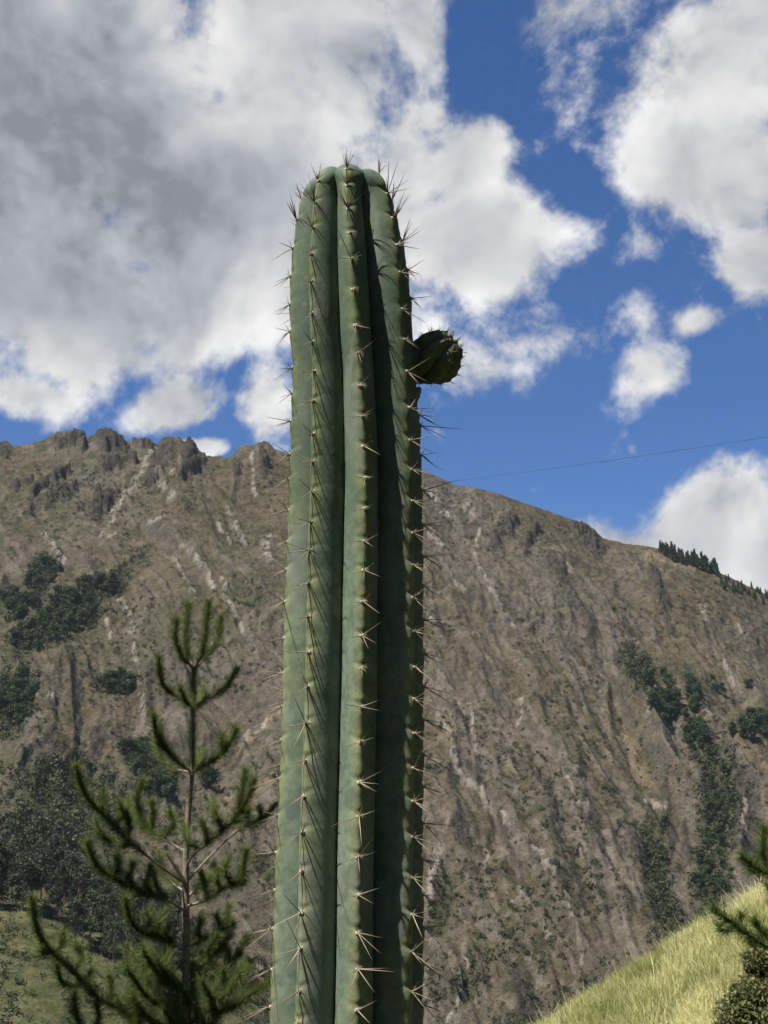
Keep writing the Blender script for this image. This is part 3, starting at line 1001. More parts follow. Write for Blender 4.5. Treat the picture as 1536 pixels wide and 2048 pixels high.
def build_pine():
    rng = np.random.default_rng(3)
    YP = 12.0
    z2p = lambda a: (a[0] * 0.4386, a[1] * 0.4386 + 1150)
    root = obj('pine_tree', None, None, 'young pine with upcurved needle shoots standing left of the cactus', 'pine tree')
    base = at(373, 2300, YP)
    gz = float(near_z(np.array(base[0]), np.array(YP)))
    tr = [(885, 425), (880, 600), (875, 900), (862, 1050), (850, 1250), (847, 1420), (848, 1650), (850, 1900), (850, 2200)]
    TP = [at(*z2p(a), YP) for a in tr] + [np.array([base[0], YP, gz - 0.1])]
    TP = np.array(TP)
    root.location = (base[0], YP, gz)
    off = np.array(root.location)
    P = spline(TP, 60)
    hgt = (P[:, 2] - gz) / (P[0, 2] - gz)
    v, q = tube(P - off, 0.011 + 0.040 * (1 - hgt), 10)
    trunk = obj('trunk', mesh('trunk', v, q, M_BARK, True), root)
    # needles along the young leader
    v, q, t = needles(spline(TP[::-1][-3:], 30)[::1] - off, 3600, 0.075, 0.0034, 0.75, rng)
    obj('needle_foliage', mesh('needle_foliage', v, q, M_NEEDLE, False, {'tint': t}), trunk, kind='stuff')

    def line(pts, dy):
        n = len(pts)
        return [at(*z2p(p), YP + dy * (i / (n - 1)) ** 0.8) - off for i, p in enumerate(pts)]

    B = [  # (depth change at the tip, main line, needle start, [side lines])
        (-0.15, [(885, 430), (830, 370), (800, 290), (805, 200)], 0.25, []),
        (0.15, [(885, 430), (858, 360), (850, 250), (860, 130)], 0.2, []),
        (-0.1, [(888, 430), (925, 340), (940, 230), (950, 120)], 0.2, []),
        (0.2, [(888, 430), (950, 360), (990, 300), (1010, 190)], 0.3, []),
        (-0.3, [(880, 600), (800, 550), (740, 490), (720, 370)], 0.3, []),
        (-0.4, [(880, 600), (845, 570), (820, 515)], 0.2, []),
        (0.3, [(880, 600), (950, 560), (1030, 510), (1080, 430)], 0.3, []),
        (0.5, [(880, 600), (915, 575), (930, 520)], 0.2, []),
        (-0.4, [(872, 900), (790, 830), (715, 730), (700, 630)], 0.2, [[(760, 800), (730, 760), (735, 690)]]),
        (0.5, [(872, 900), (790, 880), (730, 820), (720, 760)], 0.35, []),
        (-0.2, [(872, 900), (960, 850), (1030, 790), (1080, 700)], 0.2, [[(1020, 800), (1005, 770), (1015, 735)]]),
        (0.6, [(872, 900), (905, 860), (915, 800)], 0.2, []),
        (-0.7, [(835, 1400), (720, 1320), (600, 1220), (480, 1100), (390, 1000), (345, 870)], 0.42, [[(600, 1225), (520, 1220), (460, 1180), (440, 1130)], [(570, 1190), (590, 1130), (575, 1080)], [(450, 1070), (480, 1030), (465, 990)], [(520, 1140), (560, 1090), (545, 1040)]]),
        (0.6, [(845, 1262), (720, 1190), (650, 1150), (600, 1090), (580, 1030)], 0.35, [[(680, 1170), (640, 1090), (625, 1010), (650, 935)], [(690, 1170), (700, 1090), (690, 1035)], [(760, 1210), (790, 1140), (775, 1080)]]),
        (-0.5, [(850, 1350), (870, 1290), (960, 1210), (1060, 1120), (1120, 1040), (1160, 930)], 0.40, [[(1020, 1150), (985, 1100), (970, 1030)], [(1080, 1100), (1100, 1000), (1120, 890)], [(905, 1255), (860, 1220), (838, 1150)], [(1060, 1125), (1110, 1110), (1135, 1070)], [(930, 1230), (940, 1180), (920, 1120)]]),
        (0.7, [(850, 1400), (960, 1280), (1100, 1150), (1190, 1115), (1262, 1040)], 0.68, [[(1180, 1115), (1190, 1090), (1185, 1060)]]),
        (-0.6, [(845, 1530), (740, 1475), (600, 1430), (520, 1380), (440, 1320), (400, 1210)], 0.30, [[(700, 1450), (670, 1410), (690, 1330)], [(620, 1435), (590, 1380), (610, 1300)], [(745, 1480), (720, 1430), (700, 1350)], [(520, 1380), (545, 1320), (530, 1270)]]),
        (0.6, [(850, 1450), (780, 1400), (730, 1350), (725, 1280)], 0.3, []),
        (-0.5, [(850, 1510), (930, 1485), (1020, 1425), (1090, 1390), (1125, 1250)], 0.3, [[(1005, 1430), (990, 1390), (1010, 1330)], [(1055, 1400), (1030, 1350), (1040, 1285)], [(930, 1485), (935, 1420), (915, 1360)], [(1085, 1390), (1110, 1370), (1105, 1400)]]),
        (0.5, [(850, 1480), (900, 1420), (960, 1380), (975, 1320)], 0.3, []),
        (-0.6, [(850, 1720), (740, 1660), (640, 1620), (590, 1560), (570, 1470)], 0.25, [[(700, 1640), (720, 1600), (740, 1535)], [(780, 1690), (760, 1640), (775, 1590)], [(650, 1625), (680, 1580), (665, 1540)]]),
        (0.4, [(850, 1700), (950, 1650), (1025, 1600), (1042, 1510)], 0.25, [[(930, 1660), (900, 1620), (925, 1560)], [(990, 1630), (1000, 1590), (985, 1550)], [(1010, 1620), (1050, 1610), (1065, 1580)]]),
        (-0.9, [(850, 2120), (600, 2000), (450, 1930), (330, 1800), (240, 1720), (170, 1620), (145, 1470)], 0.35, [[(400, 1875), (330, 1870), (280, 1850), (258, 1770)], [(250, 1725), (200, 1720), (165, 1690)], [(450, 1930), (400, 1870), (420, 1800)], [(600, 2000), (590, 1940), (620, 1870)], [(330, 1800), (370, 1740), (350, 1690)], [(480, 1950), (510, 1890), (500, 1830)], [(240, 1720), (275, 1690), (290, 1640)]]),
        (-0.8, [(850, 1950), (1000, 1990), (1120, 1930), (1225, 1855)], 0.3, [[(1040, 1980), (1020, 1920), (1040, 1860)], [(1110, 1940), (1110, 1880), (1130, 1800)]]),
        (-0.5, [(850, 2080), (980, 2020), (960, 1930), (920, 1850)], 0.2, []),
        (-0.7, [(850, 2200), (560, 2160), (400, 2080), (345, 2000), (342, 1910)], 0.45, [[(420, 2090), (450, 2020), (440, 1960)]]),
        (0.8, [(850, 1800), (900, 1760), (1050, 1820), (1130, 1760)], 0.3, [[(1040, 1815), (1050, 1770), (1030, 1730)]]),
    ]
    for k in range(24):
        bx = 850 + random.uniform(-60, 60)
        by = random.uniform(1800, 2180)
        ang = random.uniform(-1.25, 1.25)
        ln = random.uniform(130, 330)
        mid = (bx + math.sin(ang) * ln * 0.6, by - ln * 0.18)
        tip = (bx + math.sin(ang) * ln, by - ln * 0.62)
        side = [[mid, (mid[0] + random.uniform(-40, 40), mid[1] - 60), (mid[0] + random.uniform(-50, 50), mid[1] - 120)]]
        B.append((random.uniform(-0.9, 0.9), [(850, by), mid, tip], 0.2, side))
    for dy, pl, t0, sides in B:
        mains = [(line(pl, dy), t0)]
        for s in sides:
            # a side shoot starts at the depth of the nearest point of its main line
            M = spline(line(pl, dy), 40)
            p0 = at(*z2p(s[0]), YP + dy * 0.6) - off
            j = int(np.argmin(np.linalg.norm((M - p0)[:, [0, 2]], axis=1)))
            yj = M[j][1] + off[1]
            pts = [M[j]] + [at(*z2p(p), yj + random.uniform(-0.12, 0.12)) - off for p in s[1:]]
            mains.append((pts, 0.1))
        build_branch(root, M_BARK, mains, rng, M_NEEDLE, 3300, 0.092, 0.0032, 0.62, 0.012)
    stub = obj('branch', mesh('branch', *tube(spline(line([(838, 1395), (795, 1325), (758, 1270)], -0.25), 8), np.linspace(0.02, 0.008, 8), 7), M_DEADWOOD, True), root, 'pale bare dead branch stub')


build_pine()


def build_right_pine():
    rng = np.random.default_rng(8)
    YP = 8.0
    base = at(1700, 2400, YP)
    gz = float(near_z(np.array(base[0]), np.array(YP)))
    root = obj('pine_sapling', None, None, 'pine sapling reaching in from the right edge in front of the grassy bank', 'pine tree')
    root.location = (base[0], YP, gz)
    off = np.array(root.location)
    top = at(1690, 1560, YP) - off
    v, q = tube(spline([(0, 0, -0.1), top * 0.5 + np.array([0.02, 0, 0]), top], 20), np.linspace(0.035, 0.01, 20), 8)
    obj('trunk', mesh('trunk', v, q, M_BARK, True), root)

    def L(pts, dy):
        n = len(pts)
        return [at(px, py, YP + dy * i / (n - 1)) - off for i, (px, py) in enumerate(pts)]
    B = [(-0.2, [(1692, 1800), (1600, 1765), (1530, 1745), (1482, 1712)], 0.3, [[(1545, 1750), (1525, 1705), (1530, 1655)], [(1525, 1745), (1500, 1738), (1500, 1725)]]),
         (-0.3, [(1692, 1980), (1600, 1930), (1530, 1890), (1470, 1850), (1424, 1815)], 0.3, [[(1490, 1865), (1478, 1850), (1482, 1828)], [(1470, 1855), (1445, 1862), (1440, 1850)], [(1530, 1890), (1520, 1860), (1508, 1838)]]),
         (0.1, [(1692, 2050), (1600, 1990), (1540, 1960), (1500, 1880)], 0.3, [[(1540, 1960), (1510, 1940), (1490, 1910)], [(1560, 1965), (1530, 1920), (1532, 1860)]]),
         (0.2, [(1692, 1900), (1620, 1850), (1560, 1800), (1535, 1770)], 0.3, [])]
    for k in range(11):          # the rest of the crown, turned away from the picture
        z = 0.45 + 0.17 * k
        a = -1.2 + 0.24 * ((k * 5) % 11)
        b0 = np.array([0.0, 0.0, z])
        ln = 0.75 - 0.22 * k / 11
        d = np.array([math.cos(a), math.sin(a), 0.0])
        pts = [b0, b0 + d * ln * 0.5 + np.array([0, 0, 0.08]), b0 + d * ln + np.array([0, 0, 0.32])]
        sd = [[pts[1], pts[1] + d * 0.16 + np.array([-d[1] * 0.12 * t, d[0] * 0.12 * t, 0.2])] for t in (-1, 1)]
        build_branch(root, M_BARK, [(pts, 0.3)] + [(q_, 0.0) for q_ in sd], rng, M_NEEDLE2, 1800, 0.070, 0.0032, 0.70, 0.010)
    for dy, pl, t0, sides in B:
        mains = [(L(pl, dy), t0)] + [(L(s, 0.0), 0.0) for s in sides]
        build_branch(root, M_BARK, mains, rng, M_NEEDLE2, 3200, 0.070, 0.0030, 0.70, 0.010)


build_right_pine()


# dry bush at the lower right corner
def build_bush():
    rng = np.random.default_rng(12)
    Y = 7.4
    c0 = at(1560, 2060, Y)
    gz = float(near_z(np.array(c0[0]), np.array(Y)))
    root = obj('dry_bush', None, None, 'olive-brown twiggy bush at the foot of the grassy bank, below the pine shoots', 'bush')
    root.location = (c0[0], Y, gz)
    off = np.array(root.location)
    cs, rs = [], []
    for px, py, r in ((1500, 1990, 0.11), (1530, 1955, 0.11), (1475, 2030, 0.12), (1540, 2030, 0.2), (1560, 2090, 0.25), (1490, 2090, 0.17), (1600, 1980, 0.2), (1455, 2075, 0.10), (1630, 2060, 0.25), (1515, 1925, 0.08), (1560, 2200, 0.3)):
        p = at(px, py, Y + rng.uniform(-0.15, 0.15)) - off
        cs.append(p)
        rs.append((r, r, r * 0.9))
    V, Q, t = leaf_cloud(16000, np.array(cs), np.array(rs), 0.0115, rng, 0.45)
    obj('foliage', mesh('foliage', V, Q, M_BUSH, False, {'tint': t}), root, kind='stuff')
    for p in cs:
        e = p + rng.normal(size=3) * 0.05 + np.array([0, 0, 0.12])
        v, q = tube(spline([(0, 0, -0.05), p * 0.5 + np.array([0, 0, 0.1]), p, e], 12), np.linspace(0.009, 0.0015, 12), 5)
        obj('stem', mesh('stem', v, q, M_TWIG, True), root)


build_bush()


# grass on the bank
def build_grass():
    rng = np.random.default_rng(4)
    n = 300000
    y = rng.uniform(14.0, 21.6, n)
    x = rng.uniform(0.9, 9.6, n)
    clump = fbm(x / 0.22, y / 0.35, 3)
    ok = (rng.random(n) < 0.35 + 0.9 * sstep(clump, 0.4, 0.62))
    x, y, clump = x[ok], y[ok], clump[ok]
    z = near_z(x, y)
    P = np.stack([x, y, z], -1)
    px, py = proj(P)
    ok = (px > 1000) & (py < 2140)
    P, clump = P[ok], clump[ok]
    n = len(P)
    h = (0.11 + 0.15 * rng.random(n) + 0.16 * (clump - 0.5))[:, None]
    tall = rng.random(n) < 0.012
    h[tall] *= 1.9
    lean = rng.normal(0, 0.30, (n, 3)) + np.array([-0.06, 0.0, 0])
    lean[:, 2] = 0
    wdir = rng.normal(size=(n, 3))
    wdir[:, 2] = 0
    wdir /= np.linalg.norm(wdir, axis=1)[:, None]
    w = wdir * (0.003 + 0.0035 * rng.random(n))[:, None]
    up = np.array([0, 0, 1.0])
    m = P + (up * 0.6 + lean * 0.35) * h
    tip = P + (up + lean) * h
    V = np.stack([P - w, P + w, m - w * 0.8, m + w * 0.8, tip], 1).reshape(-1, 3)
    b = np.arange(n)[:, None] * 5
    Q = b + np.array([[0, 1, 3, 2]])
    T = b + np.array([[2, 3, 4]])
    patch = fbm(P[:, 0] / 0.9, P[:, 1] / 0.9, 4)
    tint = np.clip(rng.normal(0.42, 0.28, n) + 2.4 * (patch - 0.5), 0, 1)
    tint = np.repeat(tint, 5)
    tint[4::5] = np.clip(tint[4::5] + 0.25, 0, 1)
    me = mesh('grass', V, [Q, T], M_GRASS, False, {'tint': tint})
    obj('grass', me, None, 'tall sunlit yellow-green grass covering the bank at lower right', 'grass', None, 'stuff')


build_grass()

# ------------------------------------------------------------------ the cactus
YCACT = 1.6
SIL = np.array([  # photo y, left edge, right edge of the column
    (337, 668, 722), (345, 645, 745), (360, 626, 764), (385, 610, 780), (420, 599, 793), (470, 590, 806), (540, 582, 818), (620, 579, 825), (700, 581, 830),
    (760, 586, 834), (830, 583, 840), (900, 581, 844), (1000, 578, 846), (1150, 573, 848), (1300, 567, 849), (1500, 561, 849), (1700, 552, 849), (1850, 547, 851), (2048, 541, 849),
    (2600, 530, 848)], float)


def cactus_axis():
    ys = np.linspace(337, 2600, 700)
    lf = np.interp(ys, SIL[:, 0], SIL[:, 1])
    rt = np.interp(ys, SIL[:, 0], SIL[:, 2])
    ker = np.hanning(23)
    ker /= ker.sum()
    sm = lambda a: np.convolve(np.pad(a, 11, mode='edge'), ker, mode='valid')
    blend = sstep(ys, 360, 470)
    lf = lf * (1 - blend) + sm(lf) * blend
    rt = rt * (1 - blend) + sm(rt) * blend
    z, x, r = [], [], []
    for y, a, b in zip(ys, lf, rt):
        p = at((a + b) / 2, y, YCACT)
        dep = (p - EYE) @ np.array([0, CP, SP])
        z.append(p[2]); x.append(p[0]); r.append((b - a) / 2 * dep / F)
    return np.array(z), np.array(x), np.array(r)


AZ, AX, AR = cactus_axis()          # from the top downwards
ZTOP = AZ[0]
ZDOME = 0.034                        # height of the rounded tip
NR = 640
NU = 29
zz = np.concatenate([np.linspace(0.0, 0.35, 60, endpoint=False), np.linspace(0.35, 1.25, NR - 160, endpoint=False), np.linspace(1.25, ZTOP + 0.004, 101)])[:NR]
# rows: depth below the tip follows an arc over the dome
sN = np.concatenate([np.linspace(0, 1, 70, endpoint=False) ** 1.0])
dome = ZDOME * (1 - np.cos(sN * math.pi / 2))
zt = np.concatenate([dome, np.geomspace(ZDOME, 0.30, 110, endpoint=False), np.linspace(0.30, 1.10, 360, endpoint=False), np.linspace(1.10, ZTOP - 0.012, 40)])
zrow = (ZTOP - 0.012) - zt
ax_row = np.interp(zrow, AZ[::-1], AX[::-1])
r_row = np.interp(zrow, AZ[::-1], AR[::-1])
# close the tip over the dome
q = np.clip(zt / ZDOME, 0, 1)
r_dome = np.interp(ZTOP - 0.012 - ZDOME, AZ[::-1], AR[::-1])
cap = np.sqrt(np.clip(1 - (1 - q) ** 2.2, 0, 1))
r_row = np.where(zt < ZDOME, r_dome * cap ** 0.92, r_row)
ax_row = np.where(zt < ZDOME, np.interp(ZTOP - 0.012 - ZDOME, AZ[::-1], AX[::-1]) + (ax_row[0] - ax_row[0]), ax_row)
NRW = len(zt)
CREST0 = np.array([-80, -36, 7.5, 56, 101, 145, 190, 235], float)   # degrees from the viewer's side towards +X
tilt = np.zeros((NRW, 8))
for k in range(8):
    tilt[:, k] = (fbm(zrow * 4.0 + 13 * k, zrow * 0 + 5.5 * k, 3) - 0.5) * 9
CR = CREST0[None] + tilt
CR[:, 2] += np.interp(zrow, [0.5, 1.6, 2.1, 2.4], [-1, 1, -2, -6])
VA = np.zeros((NRW, 9))
for k in range(8):
    nxt = CR[:, (k + 1) % 8] + (360 if k == 7 else 0)
    VA[:, k + 1] = 0.5 * (CR[:, k] + nxt)
VA[:, 0] = VA[:, 8] - 360

AREOLES = {
    0: [398, 440, 497, 552, 608, 665, 735, 790, 842, 908, 957, 1020, 1082, 1140, 1205, 1275, 1345, 1412, 1482, 1558, 1632, 1705, 1780, 1858, 1938, 2016],
    1: [362, 405, 455, 510, 565, 625, 687, 745, 803, 868, 925, 983, 1043, 1103, 1168, 1232, 1305, 1372, 1445, 1520, 1592, 1665, 1742, 1825, 1898, 1980, 2045],
    2: [340, 372, 418, 465, 520, 578, 648, 710, 772, 832, 893, 958, 1017, 1083, 1140, 1203, 1270, 1338, 1413, 1487, 1565, 1635, 1715, 1790, 1868, 1940, 2022],
    3: [352, 388, 437, 490, 545, 620, 682, 748, 815, 880, 940, 1003, 1068, 1133, 1198, 1262, 1335, 1400, 1468, 1535, 1602, 1675, 1755, 1830, 1905, 1985],
    4: [400, 430, 482, 540, 598, 830, 852, 912, 980, 1050, 1112, 1172, 1240, 1310, 1375, 1440, 1510, 1575, 1645, 1720, 1790, 1855, 1930, 2010],
}
DEPTH = 0.385 * sstep(zt, 0.0, 0.05) + 0.0
cactus = obj('columnar_cactus', None, None, 'tall ribbed green columnar cactus with long spines, in the centre', 'cactus')
cactus.location = (float(ax_row[-1]), YCACT, 0)
COFF = np.array(cactus.location)


def crest_point(k, i):
    a = R(CR[i, k])
    return np.array([ax_row[i] + r_row[i] * math.sin(a), YCACT - r_row[i] * math.cos(a), zrow[i]])


ribs = []
SPOTS = []          # (rib, row index, world position, outward normal, tangent up, size)
for k in range(8):
    cp = np.array([crest_point(k, i) for i in range(NRW)])
    cpx, cpy = proj(cp)
    rows = []
    if k in AREOLES:
        for y in AREOLES[k]:
            j = np.where(zt > 0.004)[0]
            i = j[int(np.argmin(np.abs(cpy[j] - y)))]
            rows.append(i)
    else:
        zc = np.arange(0.012 + 0.006 * (k % 3), 0.95, 0.037)
        rows = [int(np.argmin(np.abs(zt - a))) for a in zc]
    # below the picture the spacing simply goes on
    last = zt[rows[-1]]
    while last + 0.042 < zt[-1] - 0.1:
        last += 0.042
        rows.append(int(np.argmin(np.abs(zt - last))))
    rows = sorted(set(rows))
    za = zrow[rows]
    u = np.linspace(-1, 1, NU)
    u = np.sign(u) * np.abs(u) ** 1.15
    U = np.broadcast_to(u[None], (NRW, NU))
    ang = np.where(U < 0, CR[:, k:k + 1] + U * (CR[:, k:k + 1] - VA[:, k:k + 1]), CR[:, k:k + 1] + U * (VA[:, k + 1:k + 2] - CR[:, k:k + 1]))
    au = np.abs(U)
    # flat-sided, round-topped rib
    prof = 1 - DEPTH[:, None] * (0.62 * (np.sqrt(au ** 2 + 0.018) - 0.134) / 0.875 + 0.38 * au ** 2.6)
    # swelling under each areole, fold above it
    dz = zrow[:, None] - za[None]
    near = np.argmin(np.abs(dz), axis=1)
    dzn = dz[np.arange(NRW), near]
    bulge = np.zeros(NRW)
    fold = np.zeros((NRW, NU))
    for z0 in za:
        d = zrow - z0
        bulge += np.exp(-((d + 0.006) / 0.010) ** 2)
        dd = d[:, None] - 0.0045 - 0.016 * np.minimum(au, 0.55) ** 1.3
        fold = np.maximum(fold, np.exp(-(dd / 0.0024) ** 2) * np.exp(-(au / 0.26) ** 2))
    wav = (fbm(zrow[:, None] * 30 + U * 0.6 + 7 * k, U * 1.2 + 3 * k + zrow[:, None] * 0, 3) - 0.5) * 0.022
    side = np.clip(1 - au, 0, 1)
    rr = r_row[:, None] * prof * (1 + wav * sstep(zt, 0, 0.06)[:, None])
    fade = sstep(zt, 0.004, 0.03)[:, None]
    rr = rr + bulge[:, None] * 0.0014 * np.exp(-(au / 0.30) ** 2) * fade - fold * 0.0016 * fade
    # a bloom-covered rib is a little uneven along its edge
    A = np.radians(ang)
    P = np.stack([ax_row[:, None] + rr * np.sin(A), YCACT - rr * np.cos(A), np.broadcast_to(zrow[:, None], rr.shape)], -1)
    # the rib tops rise a little above the dimpled centre
    P[..., 2] += (0.005 * np.exp(-((zt / ZDOME - 0.25) / 0.25) ** 2))[:, None] * (1 - au ** 2)
    crestm = np.exp(-(au / 0.30) ** 4)
    young = np.broadcast_to(sstep(zrow, 1.80, 2.15)[:, None], rr.shape)
    V = P.reshape(-1, 3) - COFF
    fc = grid_faces(NRW, NU)
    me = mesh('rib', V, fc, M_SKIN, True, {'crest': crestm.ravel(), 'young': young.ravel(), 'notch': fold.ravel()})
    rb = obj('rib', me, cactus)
    ribs.append(rb)
    for i in rows:
        if zrow[i] < 1.1 and k not in AREOLES:
            continue
        if zrow[i] < 0.9:
            continue
        c = NU // 2
        p = P[i, c]
        tz = P[min(i + 2, NRW - 1), c] - P[max(i - 2, 0), c]
        up = -tz / np.linalg.norm(tz)
        a = A[i, c]
        hor = np.array([math.cos(a), math.sin(a), 0])
        nrm = np.cross(hor, up)
        nrm /= np.linalg.norm(nrm)
        if nrm @ np.array([math.sin(a), -math.cos(a), 0.3]) < 0:
            nrm = -nrm
        SPOTS.append((k, i, p, nrm, up, zt[i]))


# one spine shape and one areole shape, shared
def spine_mesh(mat):
    n, s = 5, 5
    z = np.linspace(0, 1, n)
    V, Q = tube(np.stack([0.012 * np.sin(z * 3), 0 * z, z], -1), np.array([1.0, 0.95, 0.78, 0.5, 0.06]) * 0.5, s)
    V = np.asarray(V)
    # radius is given for unit width: x and y are scaled per spine
    return mesh('spine', V, Q, mat, True, {'along': np.clip(V[:, 2], 0, 1)})


def areole_mesh():
    rng = np.random.default_rng(2)
    nu, nv = 12, 6
    V = [(0, 0, 1.0)]
    for j in range(1, nv):
        t = j / (nv - 1) * math.pi * 0.55
        for i in range(nu):
            a = 2 * math.pi * i / nu
            k = 1 + rng.normal(0, 0.10)
            V.append((math.sin(t) * math.cos(a) * k, math.sin(t) * math.sin(a) * k, math.cos(t) * k))
    T = [(0, 1 + i, 1 + (i + 1) % nu) for i in range(nu)]
    Q = []
    for j in range(nv - 2):
        for i in range(nu):
            a, b = 1 + j * nu + i, 1 + j * nu + (i + 1) % nu
            Q.append((a, a + nu, b + nu, b))
    return mesh('areole', V, [np.array(T), np.array(Q)], M_AREOLE, True)


ME_SPINE, ME_SPINE_Y, ME_AREOLE = spine_mesh(M_SPINE), spine_mesh(M_SPINE_YOUNG), areole_mesh()


def frame(d, ref):
    d = d / np.linalg.norm(d)
    x = np.cross(ref, d)
    if np.linalg.norm(x) < 1e-6:
        x = np.cross(np.array([1.0, 0, 0]), d)
    x /= np.linalg.norm(x)
    y = np.cross(d, x)
    return np.stack([x, y, d], -1)


rng = np.random.default_rng(77)
ALL_SPINES = []
for k, i, p, nrm, up, depth in SPOTS:
    lat = np.cross(up, nrm)
    young = depth < 0.10
    older = float(np.clip((depth - 0.10) / 0.8, 0, 1))
    dirs = []
    if young:
        m = int(rng.integers(7, 10))
        for _ in range(m):
            dirs.append((nrm * 0.8 + up * rng.uniform(0.1, 1.3) + lat * rng.normal(0, 0.6), rng.uniform(0.010, 0.034)))
        if depth < 0.035:
            dirs = [(d + np.array([0, 0, 0.9]), l * 0.9) for d, l in dirs]
    else:
        # two or three strong spines down and aside, a few short ones above
        dirs.append((nrm * 0.75 - up * 1.0 + lat * rng.normal(-0.1, 0.3), rng.uniform(0.016, 0.026) * (1 + 0.7 * older)))
        dirs.append((nrm * 0.9 - up * 0.8 + lat * rng.normal(0.5, 0.2), rng.uniform(0.016, 0.028) * (1 + 0.8 * older)))
        dirs.append((nrm * 0.85 - up * 0.55 - lat * rng.uniform(0.5, 1.0), rng.uniform(0.012, 0.028) * (1 + 0.6 * older)))
        dirs.append((nrm * 0.9 + up * rng.normal(0.0, 0.2) + lat * rng.uniform(0.7, 1.1), rng.uniform(0.010, 0.022) * (1 + 0.6 * older)))
        if rng.random() < 0.40:
            dirs.append((nrm * 1.0 + up * rng.normal(0.05, 0.25) + lat * rng.normal(0, 0.35), rng.uniform(0.026, 0.042) * (1 + 0.3 * older)))
        for s in (-1, 1):
            dirs.append((nrm * 0.5 + up * rng.uniform(0.4, 0.9) + lat * s * rng.uniform(0.4, 0.9), rng.uniform(0.006, 0.013)))
        if rng.random() < 0.45:
            dirs.pop(int(rng.integers(0, 4)))
        if rng.random() < 0.5:
            dirs.append((nrm * 0.7 + up * 0.8 + lat * rng.normal(0, 0.3), rng.uniform(0.006, 0.012)))
    vary = rng.uniform(0.7, 1.25)
    for d, ln in dirs:
        d = d / np.linalg.norm(d) + rng.normal(0, 0.10, 3)
        d = d / np.linalg.norm(d)
        ln = ln * vary * rng.uniform(0.8, 1.2)
        w = 0.0008 + 0.0005 * rng.random() if ln > 0.014 else 0.0007
        base = p + nrm * 0.0006
        a, b = proj(np.stack([base, base + d * ln]))
        plen = math.hypot(a[1] - a[0], b[1] - b[0])
        vis = (k in AREOLES) and (-40 < a[0] < 1576) and (300 < b[0] < 2070)
        ALL_SPINES.append((k, base, d, ln, w, young, plen if vis else -1))
    if k in AREOLES and proj(p)[1] < 2070:
        M = frame(nrm, up)
        s = rng.uniform(0.8, 1.15)
        m4 = Matrix.Identity(4)
        for r_ in range(3):
            for c_ in range(3):
                m4[r_][c_] = M[r_, c_]
        a_ = obj('areole', ME_AREOLE, ribs[k])
        a_.matrix_basis = Matrix.Translation(Vector(p - COFF - nrm * 0.0003)) @ m4 @ Matrix.Diagonal((0.0028 * s, 0.0024 * s, 0.0015 * s, 1))

order = np.argsort([-s[6] for s in ALL_SPINES])
single = set(order[:300].tolist())
rest = {}
src = {}
for nm, me in (('o', ME_SPINE), ('y', ME_SPINE_Y)):
    v = np.empty(len(me.vertices) * 3, dtype=np.float32)
    me.vertices.foreach_get('co', v)
    src[nm] = (v.reshape(-1, 3), np.array([list(f.vertices) for f in me.polygons]))
for j, (k, base, d, ln, w, young, _pl) in enumerate(ALL_SPINES):
    M = frame(d, np.array([0, 0, 1.0]))
    if j in single:
        o = obj('spine', ME_SPINE_Y if young else ME_SPINE, ribs[k])
        m4 = Matrix.Identity(4)
        for r_ in range(3):
            for c_ in range(3):
                m4[r_][c_] = M[r_, c_]
        o.matrix_basis = Matrix.Translation(Vector(base - COFF)) @ m4 @ Matrix.Diagonal((w, w, ln, 1))
    else:
        v, f = src['y' if young else 'o']
        rest.setdefault((k, young), []).append(((v * np.array([w, w, ln])) @ M.T + base - COFF, f, v[:, 2]))
for (k, young), L in rest.items():
    Vs, Fs, Zs, n = [], [], [], 0
    for v, f, z in L:
        Vs.append(v); Fs.append(f + n); Zs.append(z); n += len(v)
    me = mesh('short_spine_growth', np.vstack(Vs), np.vstack(Fs), M_SPINE_YOUNG if young else M_SPINE, True, {'along': np.clip(np.concatenate(Zs), 0, 1)})
    obj('short_spine_growth', me, ribs[k], kind='stuff')


